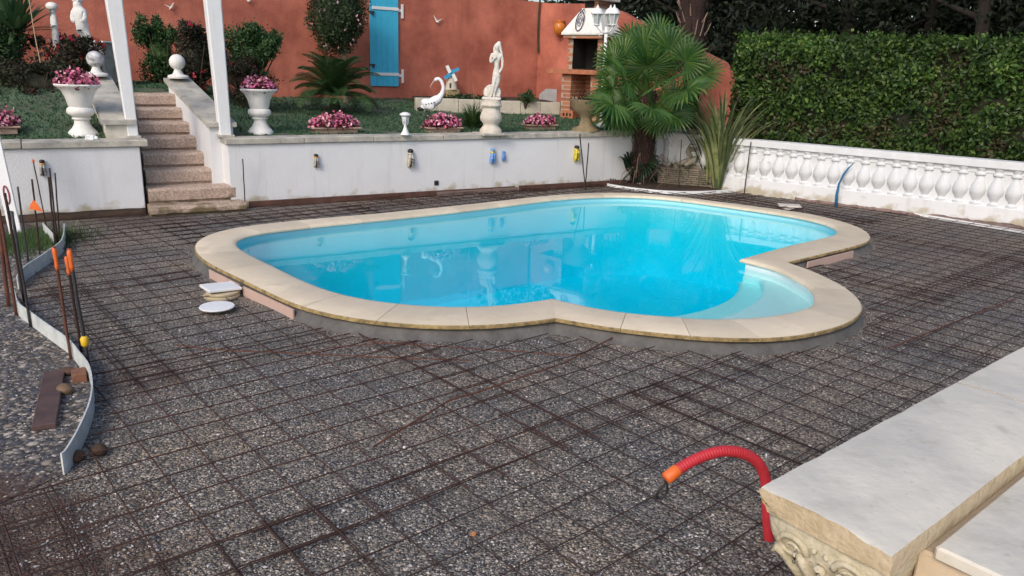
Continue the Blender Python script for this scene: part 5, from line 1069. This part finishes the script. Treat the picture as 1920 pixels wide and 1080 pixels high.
# ochre jar on wall
c = onp(1049, 53, C1-N2*.1, N2); k = mpp(c); mb = MB(); mb.lathe((0, 0, -14*k), [(4*k, 0), (9*k, 6*k), (11.5*k, 14*k), (10*k, 21*k), (7.5*k, 24*k), (9*k, 27*k), (8.5*k, 28*k), (5*k, 27*k), (.3*k, 25*k)], 24); o = smooth_angle(mb.build('wall_jar', mat('ochre_glaze', (.62, .22, .03), .25, .25, 8, col2=(.42, .12, .02)), ), 60); o.location = c; tag(o, 'glossy ochre pottery jar hung on the red wall left of barbecue', 'jar')
# ================================================================ lamp post
y_ = 13.2; bse = near(1128, 222, y_); gz = lawn_h(bse.x, bse.y); lpst = thing('lamp_post', (bse.x, bse.y, gz), 'white three headed garden lamp post in front of the barbecue', 'lamp post'); k = mpp(bse); top = near(1137, 50, y_); L0 = Vector((bse.x, bse.y, gz)); tv = top-L0
mb = MB(); mb.tube([(0, 0, 0), tv*.04, tv*.05, tv], [.08, .07, .032, .026], 12); mb.tube([tv*.93, tv*.95, tv*.97], [.03, .05, .03], 12); mb.build('pole', white_paint, lpst, smooth=True)
glass = mat('lantern_glass', (.45, .50, .50), .1, .1, 5)
for q, (hx, dy, hy) in enumerate(((1119, -.02, 46), (1150, -.05, 46), (1143, .18, 46))):
    hc = near(hx, hy+1, y_+dy)-L0; mb = MB(); ar = [tv*.95, (tv*.93).lerp(hc, .45)-Zv*.035, hc-Zv*.03, hc-Zv*.0]; mb.tube(ar, .011, 6); cc = (tv*.9).lerp(hc, .5)-Zv*.05; mb.tube([cc+Vector((math.cos(a_)*.035, 0, math.sin(a_)*.035)) for a_ in np.linspace(0, 5, 12)], .005, 4); arm = mb.build('arm', white_paint, lpst, smooth=True)
    ht = thing_l = bpy.data.objects.new('lantern', None); C.objects.link(ht); ht.parent = lpst; ht.location = hc; s_ = k*30/.30
    mb = MB(); mb.lathe((0, 0, 0), [(.045, 0), (.045, .012), (.04, .015), (.085, .17), (.02, .171)], 6); mb.build('glass', glass, ht)
    mb = MB()
    for e in range(6): a_ = 2*math.pi*(e+.5)/6; mb.tube([(math.cos(a_)*.045, math.sin(a_)*.045, 0), (math.cos(a_)*.09, math.sin(a_)*.09, .172)], .007, 4)
    mb.lathe((0, 0, 0), [(.02, -.02), (.05, -.005), (.05, .01), (.02, .011)], 12); mb.build('cage', white_paint, ht)
    mb = MB(); mb.lathe((0, 0, .165), [(.105, 0), (.105, .012), (.085, .045), (.055, .085), (.025, .10), (.018, .115), (.012, .13), (.003, .15)], 12); mb.build('roof', white_paint, ht, smooth=True)
# white figure half hidden behind palm
c = on_lawn(1112, 200); K_ = mpp(c); zt2 = near(1112, 180, c.y).z; t_ = thing('white_bust_statue', c, 'white figure half hidden behind the fan palm near the barbecue', 'statue')
b1 = Vector((0, 0, 0)); skin('body', [(0, 0, .10, .10), (0, 0, .3, .11), (.0, 0, .5, .12), (0, 0, .62, .05), (0, -.01, .72, .075), (-.13, -.02, .47, .05), (-.14, -.08, .3, .045), (.13, -.02, .47, .05), (.14, -.08, .32, .045)], [(0, 1), (1, 2), (2, 3), (3, 4), (2, 5), (5, 6), (2, 7), (7, 8)], white_plaster, t_)
# stone footed planter
p = at(1098, 246, .85); k = mpp(p); t_ = thing('stone_planter', p, 'weathered brown footed stone bowl planter under the fan palm', 'planter'); mb = MB(); mb.lathe((0, 0, 0), [(26*k, 0), (25*k, 4*k), (14*k, 10*k), (10*k, 20*k), (11*k, 26*k), (18*k, 32*k), (28*k, 42*k), (32*k, 54*k), (34*k, 57*k), (31*k, 58*k), (28*k, 52*k), (.3*k, 50*k)], 28); smooth_angle(mb.build('bowl', mat('brown_stone', (.27, .20, .12), .9, .4, 8, .5, 40, col2=(.17, .14, .08)), t_), 60)
mb = MB(); P = [(random.gauss(0, 14*k), random.gauss(0, 14*k), 52*k+abs(random.gauss(0, 8*k))) for _ in range(500)]; mb.leaves(P, [(0, 0, 1)]*500, .05, .025, .8); mb.build('foliage', gm3, t_)
# ================================================================ fan palms
fanM = leafmat('fan_palm_leaf', (.060, .130, .024), .3, .42, .22, col2=(.035, .085, .02), vscale=2)
fanM2 = leafmat('fan_palm_dark', (.022, .055, .025), .35, .45, .2)
def fan(mb, c, axis, face_, R_, n=34, droop=.18, span=150):
    c = Vector(c); A_ = Vector(axis).normalized(); F_ = Vector(face_); F_ = (F_-A_*F_.dot(A_)); F_ = F_.normalized() if F_.length > .05 else A_.orthogonal(); Sd = A_.cross(F_); da = math.radians(span*2/n)
    for i in range(n):
        a = math.radians(-span)+da*(i+.5); rr = R_*(.78+.22*math.cos(a*.5))*random.uniform(.93, 1.05)
        def pt(an, r, f): return c+(A_*math.cos(an)+Sd*math.sin(an))*r+F_*f
        r1 = rr*.45; z1 = .10*R_*math.cos(a*.7); hw = da*.5; e0 = pt(a-hw*.95, r1, z1); e1 = pt(a+hw*.95, r1, z1); m1 = pt(a, r1, z1+.014); tip = pt(a, rr, z1-.05*R_)-Vector((0, 0, droop*R_*random.uniform(.4, 1.3))); md = pt(a, rr*.74, z1*.9)-Vector((0, 0, droop*R_*.22)); w2 = (A_*-math.sin(a)+Sd*math.cos(a))*(r1*hw*1.05)
        mb.add([c, e0, m1, e1, md-w2, md+F_*.008, md+w2, tip], [(0, 1, 2), (0, 2, 3), (1, 4, 5, 2), (2, 5, 6, 3), (4, 7, 5), (5, 7, 6)])
def leafstalk(t_, c0, c1, face_, R_, lm, n=34, droop=.18, span=150):
    mb = MB(); m_ = (c0+c1)/2+Vector((0, 0, .07*(c1-c0).length)); mb.tube([c0, m_, c1], [.012, .009, .007], 5); ax = (c1-m_); fan(mb, c1, ax, face_, R_, n, droop, span); return mb.build('fan_leaf', lm, t_)
pb_ = at(1203, 343, .03); fp = thing('fan_palm', pb_, 'big green fan palm with brown fibrous trunk in the corner bed', 'palm'); yP = pb_.y
crown = near(1216, 172, yP)-pb_
mb = MB(); pr2 = []
nT = 40
for q in range(nT+1):
    f_ = q/nT; pr2.append(crown*f_+Vector((.01*math.sin(q*1.7), 0, 0)))
mb.tube(pr2, [(.15 if f/nT < .1 else .155+.012*math.sin(f*2.1))*(1.0 if f < 34 else .85) for f in range(nT+1)], 14); mb.build('trunk', fibre, fp)
mb = MB()
for q in range(900):
    f_ = random.random()*.96; a_ = random.random()*6.283; c = crown*f_+Vector((math.cos(a_)*.155, math.sin(a_)*.155, 0)); l = random.uniform(.06, .16); o_d = Vector((math.cos(a_), math.sin(a_), 0)); tt = Vector((-math.sin(a_), math.cos(a_), 0))*random.uniform(.004, .010)
    up_ = random.choice((1, 1, -1)); mb.add([c-tt, c+tt, c+o_d*.04+Zv*(l*up_)+tt*.4, c+o_d*.045+Zv*(l*up_)-tt*.4], [(0, 1, 2, 3)])
mb.build('fibres', mat('fibre_light', (.09, .052, .042), 1, .5, 20, island=.5, col2=(.05, .025, .02)), fp)
for q in range(16):
    a_ = random.random()*6.283; z0 = random.uniform(.05, .35); c = Vector((math.cos(a_)*.16, math.sin(a_)*.16, z0)); mb = MB(); mb.tube([c, c+Vector((math.cos(a_)*.15, math.sin(a_)*.15, .18)), c+Vector((math.cos(a_)*.28, math.sin(a_)*.28, .10)), c+Vector((math.cos(a_)*.33, math.sin(a_)*.33, -z0*.6))], [.007, .008, .006, .003], 4); mb.build('dead_stalk', mat('dead_leaf', (.22, .14, .11), .9, .4, 10), fp)
FL = [(1118, 120, -.2, .42), (1150, 196, -.8, .56), (1128, 165, -.4, .42), (1168, 92, 0, .46), (1208, 80, .2, .55), (1256, 78, .1, .5), (1172, 150, -.6, .5), (1242, 160, -.7, .52), (1222, 205, -.95, .48), (1288, 168, -.7, .52), (1318, 140, -.3, .40), (1285, 115, -.2, .46), (1215, 125, -.3, .55), (1262, 215, -.4, .46), (1235, 52, .4, .46), (1185, 60, .5, .42), (1170, 215, -.3, .42), (1250, 125, .6, .5), (1190, 178, .3, .5), (1212, 175, -.1, .5), (1198, 150, 0, .5), (1238, 192, -.1, .5), (1182, 192, -.2, .46), (1262, 185, 0, .48), (1100, 152, -.3, .42), (1108, 186, -.5, .44), (1140, 214, -.5, .46), (1222, 150, .5, .55), (1235, 120, .7, .55), (1200, 215, .0, .42), (1232, 228, -.4, .38), (1165, 180, .5, .5), (1280, 195, .3, .46), (1160, 110, .6, .48)]
for (x, y, dy, R_) in FL:
    y = y+(16 if y < 100 else 0); x = max(x, 1150)
    c1 = near(x, y, yP+dy)-pb_; c0 = crown+Vector((random.uniform(-.05, .05), random.uniform(-.05, .05), -.08)); c1 = c0+(c1-c0)*1.0
    leafstalk(fp, c0, c1, Vector((random.uniform(-.3, .3), -1, .55)), R_*.93, fanM, 26, .04+.10*(y > 160), 140)
# small fan palms
for (x, y, s_, lab) in ((1178, 338, 1.0, 'low dark fan palm at the wall left of the big trunk'), (1243, 322, 1.15, 'low dark fan palm between the big trunk and seated figure')):
    b = at(x, y, .05); t_ = thing('low_fan_palm', b, lab, 'palm')
    for q in range(11):
        a_ = q*2.4; el = random.uniform(.4, 1.25); c0 = Vector((0, 0, .03)); c1 = c0+Vector((math.cos(a_)*math.cos(el), math.sin(a_)*math.cos(el), math.sin(el)))*random.uniform(.22, .42)*s_; leafstalk(t_, c0, c1, Vector((0, -.6, 1)), .36*s_, fanM2, 22, .25, 130)
# tall hairy palm
b = Vector((near(1308, 200, 13.9).x, 13.9, .0)); t_ = thing('tall_palm', b, 'tall dark shaggy palm trunk rising out of frame behind the fan palm', 'palm')
mb = MB(); tvv = near(1299, 0, 13.9)-b; P = [Vector((tvv.x*f_, 0, tvv.z*f_)) for f_ in np.linspace(0, 1.75, 24)]; mb.tube(P, [.12+.085*min(1, max(0, (i/24-.28)*5))+.012*math.sin(i*2) for i in range(24)], 14); mb.build('trunk', fibre, t_)
mb = MB()
for q in range(1500):
    f_ = random.random()*1.7; a_ = random.random()*6.283; r = .13+.085*min(1, max(0, (f_/1.75-.28)*5)); c = Vector((tvv.x*f_+math.cos(a_)*r, math.sin(a_)*r, tvv.z*f_)); l = random.uniform(.06, .2); o_d = Vector((math.cos(a_), math.sin(a_), 0)); tt = Vector((-math.sin(a_), math.cos(a_), 0))*random.uniform(.004, .01); mb.add([c-tt, c+tt, c+o_d*.05+Zv*l+tt*.3, c+o_d*.055+Zv*l-tt*.3], [(0, 1, 2, 3)])
mb.build('fibres', mat('fibre_dark', (.06, .03, .028), 1, .5, 20, island=.5, col2=(.025, .014, .012)), t_)
for q in range(34):
    f_ = random.uniform(.75, 1.15); a_ = random.random()*6.283; c = Vector((tvv.x*f_+math.cos(a_)*.2, math.sin(a_)*.2, tvv.z*f_)); mb = MB(); od = Vector((math.cos(a_), math.sin(a_), 0)); l = random.uniform(.12, .28); mb.tube([c, c+od*.05+Zv*l*.5, c+od*.09+Zv*l], [.014, .011, .006], 5); mb.build('leaf_stub', mat('stub_pale', (.30, .22, .17), .9, .4, 8), t_)
top_ = Vector((tvv.x*1.75, 0, tvv.z*1.75))
for q in range(22):
    a_ = q*2.4; el = random.uniform(.0, 1.3); c1 = top_+Vector((math.cos(a_)*math.cos(el), math.sin(a_)*math.cos(el), math.sin(el)))*random.uniform(.6, .8); leafstalk(t_, top_.copy(), c1, Vector((0, -.3, 1)), .6, fanM, 26, .3, 150)
# ochre shrub behind
g_, rx, rz_ = bpx(1215, 85, 62, 42, 13.4); bush(g_, rx, rx*.6, rz_, leafmat('variegated_leaf', (.30, .20, .03), .5, .5, .2, col2=(.06, .09, .02), vscale=30), 3500, .05, 'variegated_shrub', 'yellow and green variegated shrub behind the fan palm crown', 'shrub', core=.5)
# phormium
phm = leafmat('flax_leaf', (.30, .33, .16), .6, .45, .25, col2=(.10, .16, .05), vscale=6)
clump(at(1345, 350, .04), 170, 1.66, .046, phm, 'flax_plant', 'tall striped green flax with strap leaves beside the balustrade end', 'plant', .22, .85, 10, rb=.2)
clump(at(1352, 350, .04)+Vector((.1, .05, 0)), 30, 1.35, .038, phm, 'arching_flax', 'arching flax leaves spreading sideways over the bed', 'plant', 1.25, 1.0, 9, rb=.1)
# stacked stone pedestal, seated figure
b = at(1287, 352, .0); zt3 = near(1287, 313, b.y+.1).z; X = Vector((.96, -.28, 0)); Y = Vector((.28, .96, 0)); t_ = thing('dry_stone_plinth', b+Y*.3, 'low plinth of stacked thin stones in the corner bed', 'plinth'); stk = mat('stack_stone', (.22, .18, .14), .9, .5, 10, .6, 40, col2=(.12, .10, .075), island=.25)
rows = 9; hh = (zt3-.02)/rows
for r_ in range(rows):
    x = -.48; mb = MB()
    while x < .46:
        l = min(random.uniform(.10, .26), .48-x)
        if l < .03: break
        mb.box(X*(x+l/2)+Y*random.uniform(-.012, .012)+Zv*(r_*hh+hh/2), (l-.006, .56, hh-.005), ax=(X, Y, Zv), bev=.003); x += l
    mb.build('stone_course', stk, t_)
fg_ = b+Y*.28+X*.02+Zv*zt3; K_ = mpp(fg_); s3 = thing('seated_stone_figure', fg_, 'mossy stone figure seated on the dry stone plinth', 'statue'); mossy = mat('mossy_stone', (.30, .27, .21), .95, .5, 14, .7, 40, col2=(.12, .11, .08))
def U(x, y, dy, r, r2=None): q = [(x-1282)*K_, dy*K_, (313-y)*K_, r*K_]; return tuple(q+([r2*K_] if r2 else []))
skin('body', [U(1289, 300, 0, 12, 10), U(1285, 277, -1, 12, 9), U(1282, 266, -2, 5), U(1280, 256, -3, 9, 9.5), U(1270, 286, -10, 4.5), U(1278, 294, -20, 4), U(1299, 288, -6, 4.5), U(1290, 298, -18, 4), U(1270, 302, -20, 6), U(1250, 309, -24, 5), U(1278, 301, -26, 6), U(1262, 309, -34, 4.5)], [(0, 1), (1, 2), (2, 3), (1, 4), (4, 5), (1, 6), (6, 7), (0, 8), (8, 9), (0, 10), (10, 11)], mossy, s3)
mb = MB(); mb.ball(U(1281, 254, 2, 1)[:3], 10*K_, 12, (1, 1, .9), rough=.4); mb.build('hair', mossy, s3)
mb = MB(); mb.box((0, 0, .0), (70*K_, 34*K_, 8*K_), bev=.01); mb.build('seat_slab', mossy, s3)
# ================================================================ ceramic cicadas on the white walls
def cicada(px, py, hpx, cols, lab):
    c = onp(px, py, W(0, -.0), N); k = mpp(c)*hpx/2; t_ = thing('ceramic_cicada', c, lab, 'wall ornament', 'ceramic cicadas on the white wall')
    def el(name, x, z, rx, rz_, m, off=.0, ang=0):
        mb = MB(); 
        rot = Matrix(((D.x, -N.x, 0), (D.y, -N.y, 0), (0, 0, 1)))
        mb.ball((0, 0, 0), 1, 14, (rx*k, .35*k, rz_*k)); R2 = Matrix.Rotation(ang, 3, 'Y'); o_c = D*(x*k)+Zv*(z*k)-N*(.12*k+off*k)
        mb.v = [tuple((D*(R2 @ Vector(v)).x - N*(-(R2 @ Vector(v)).y) + Zv*(R2 @ Vector(v)).z)+o_c) for v in mb.v]; return mb.build(name, m, t_, smooth=True)
    el('abdomen', 0, -.15, .26, .8, cols[0]); el('head', 0, .72, .30, .24, cols[1], .1); el('thorax', 0, .45, .32, .2, cols[2], .06)
    el('wing', -.17, -.22, .21, .78, cols[3], .16, .12); el('wing', .17, -.22, .21, .78, cols[3], .16, -.12)
    for q in (-.05, -.35): el('stripe', .02, q, .30, .035, cols[1], .36, .3)
blk = black; gold = mat('gold_glaze', (.6, .3, .06), .3, .1, 5); gry = mat('grey_glaze', (.42, .40, .38), .35, .3, 30, col2=(.2, .19, .18)); blg = mat('blue_glaze', (.02, .16, .55), .3, .3, 30, col2=(.25, .4, .6)); ylg = mat('yellow_glaze', (.75, .62, .05), .3, .4, 30, col2=(.25, .2, .03)); crm = mat('cream_glaze', (.55, .50, .42), .35, .3, 40, col2=(.2, .19, .16))
cicada(80, 314, 32, (blk, blk, gold, gry), 'black and gold ceramic cicada on the left white wall')
cicada(592, 301, 27, (blk, blk, gold, gry), 'small black and gold ceramic cicada on the long white wall')
cicada(768, 296, 36, (blk, blk, crm, crm), 'cream and black striped ceramic cicada above the wall vent')
cicada(922, 292, 30, (blg, blg, ylg, blg), 'larger blue ceramic cicada with yellow back')
cicada(943, 292, 20, (blg, blg, blg, blg), 'smallest plain blue ceramic cicada right of the larger blue one')
cicada(1079, 287, 31, (ylg, blk, ylg, ylg), 'yellow ceramic cicada near the crossed stakes')
c = onp(818, 343, W(0, -.0), N); mb = MB(); mb.box((0, 0, 0), (.07, .02, .07), ax=(D, N, Zv), bev=.004); mb.m = 1; mb.box(-N*.011, (.05, .004, .05), ax=(D, N, Zv)); o = mb.build('wall_vent', [mat('vent_frame', (.10, .12, .12), .5, .1, 5), black]); o.location = c; tag(o, 'small square dark vent low on the white wall', 'vent')
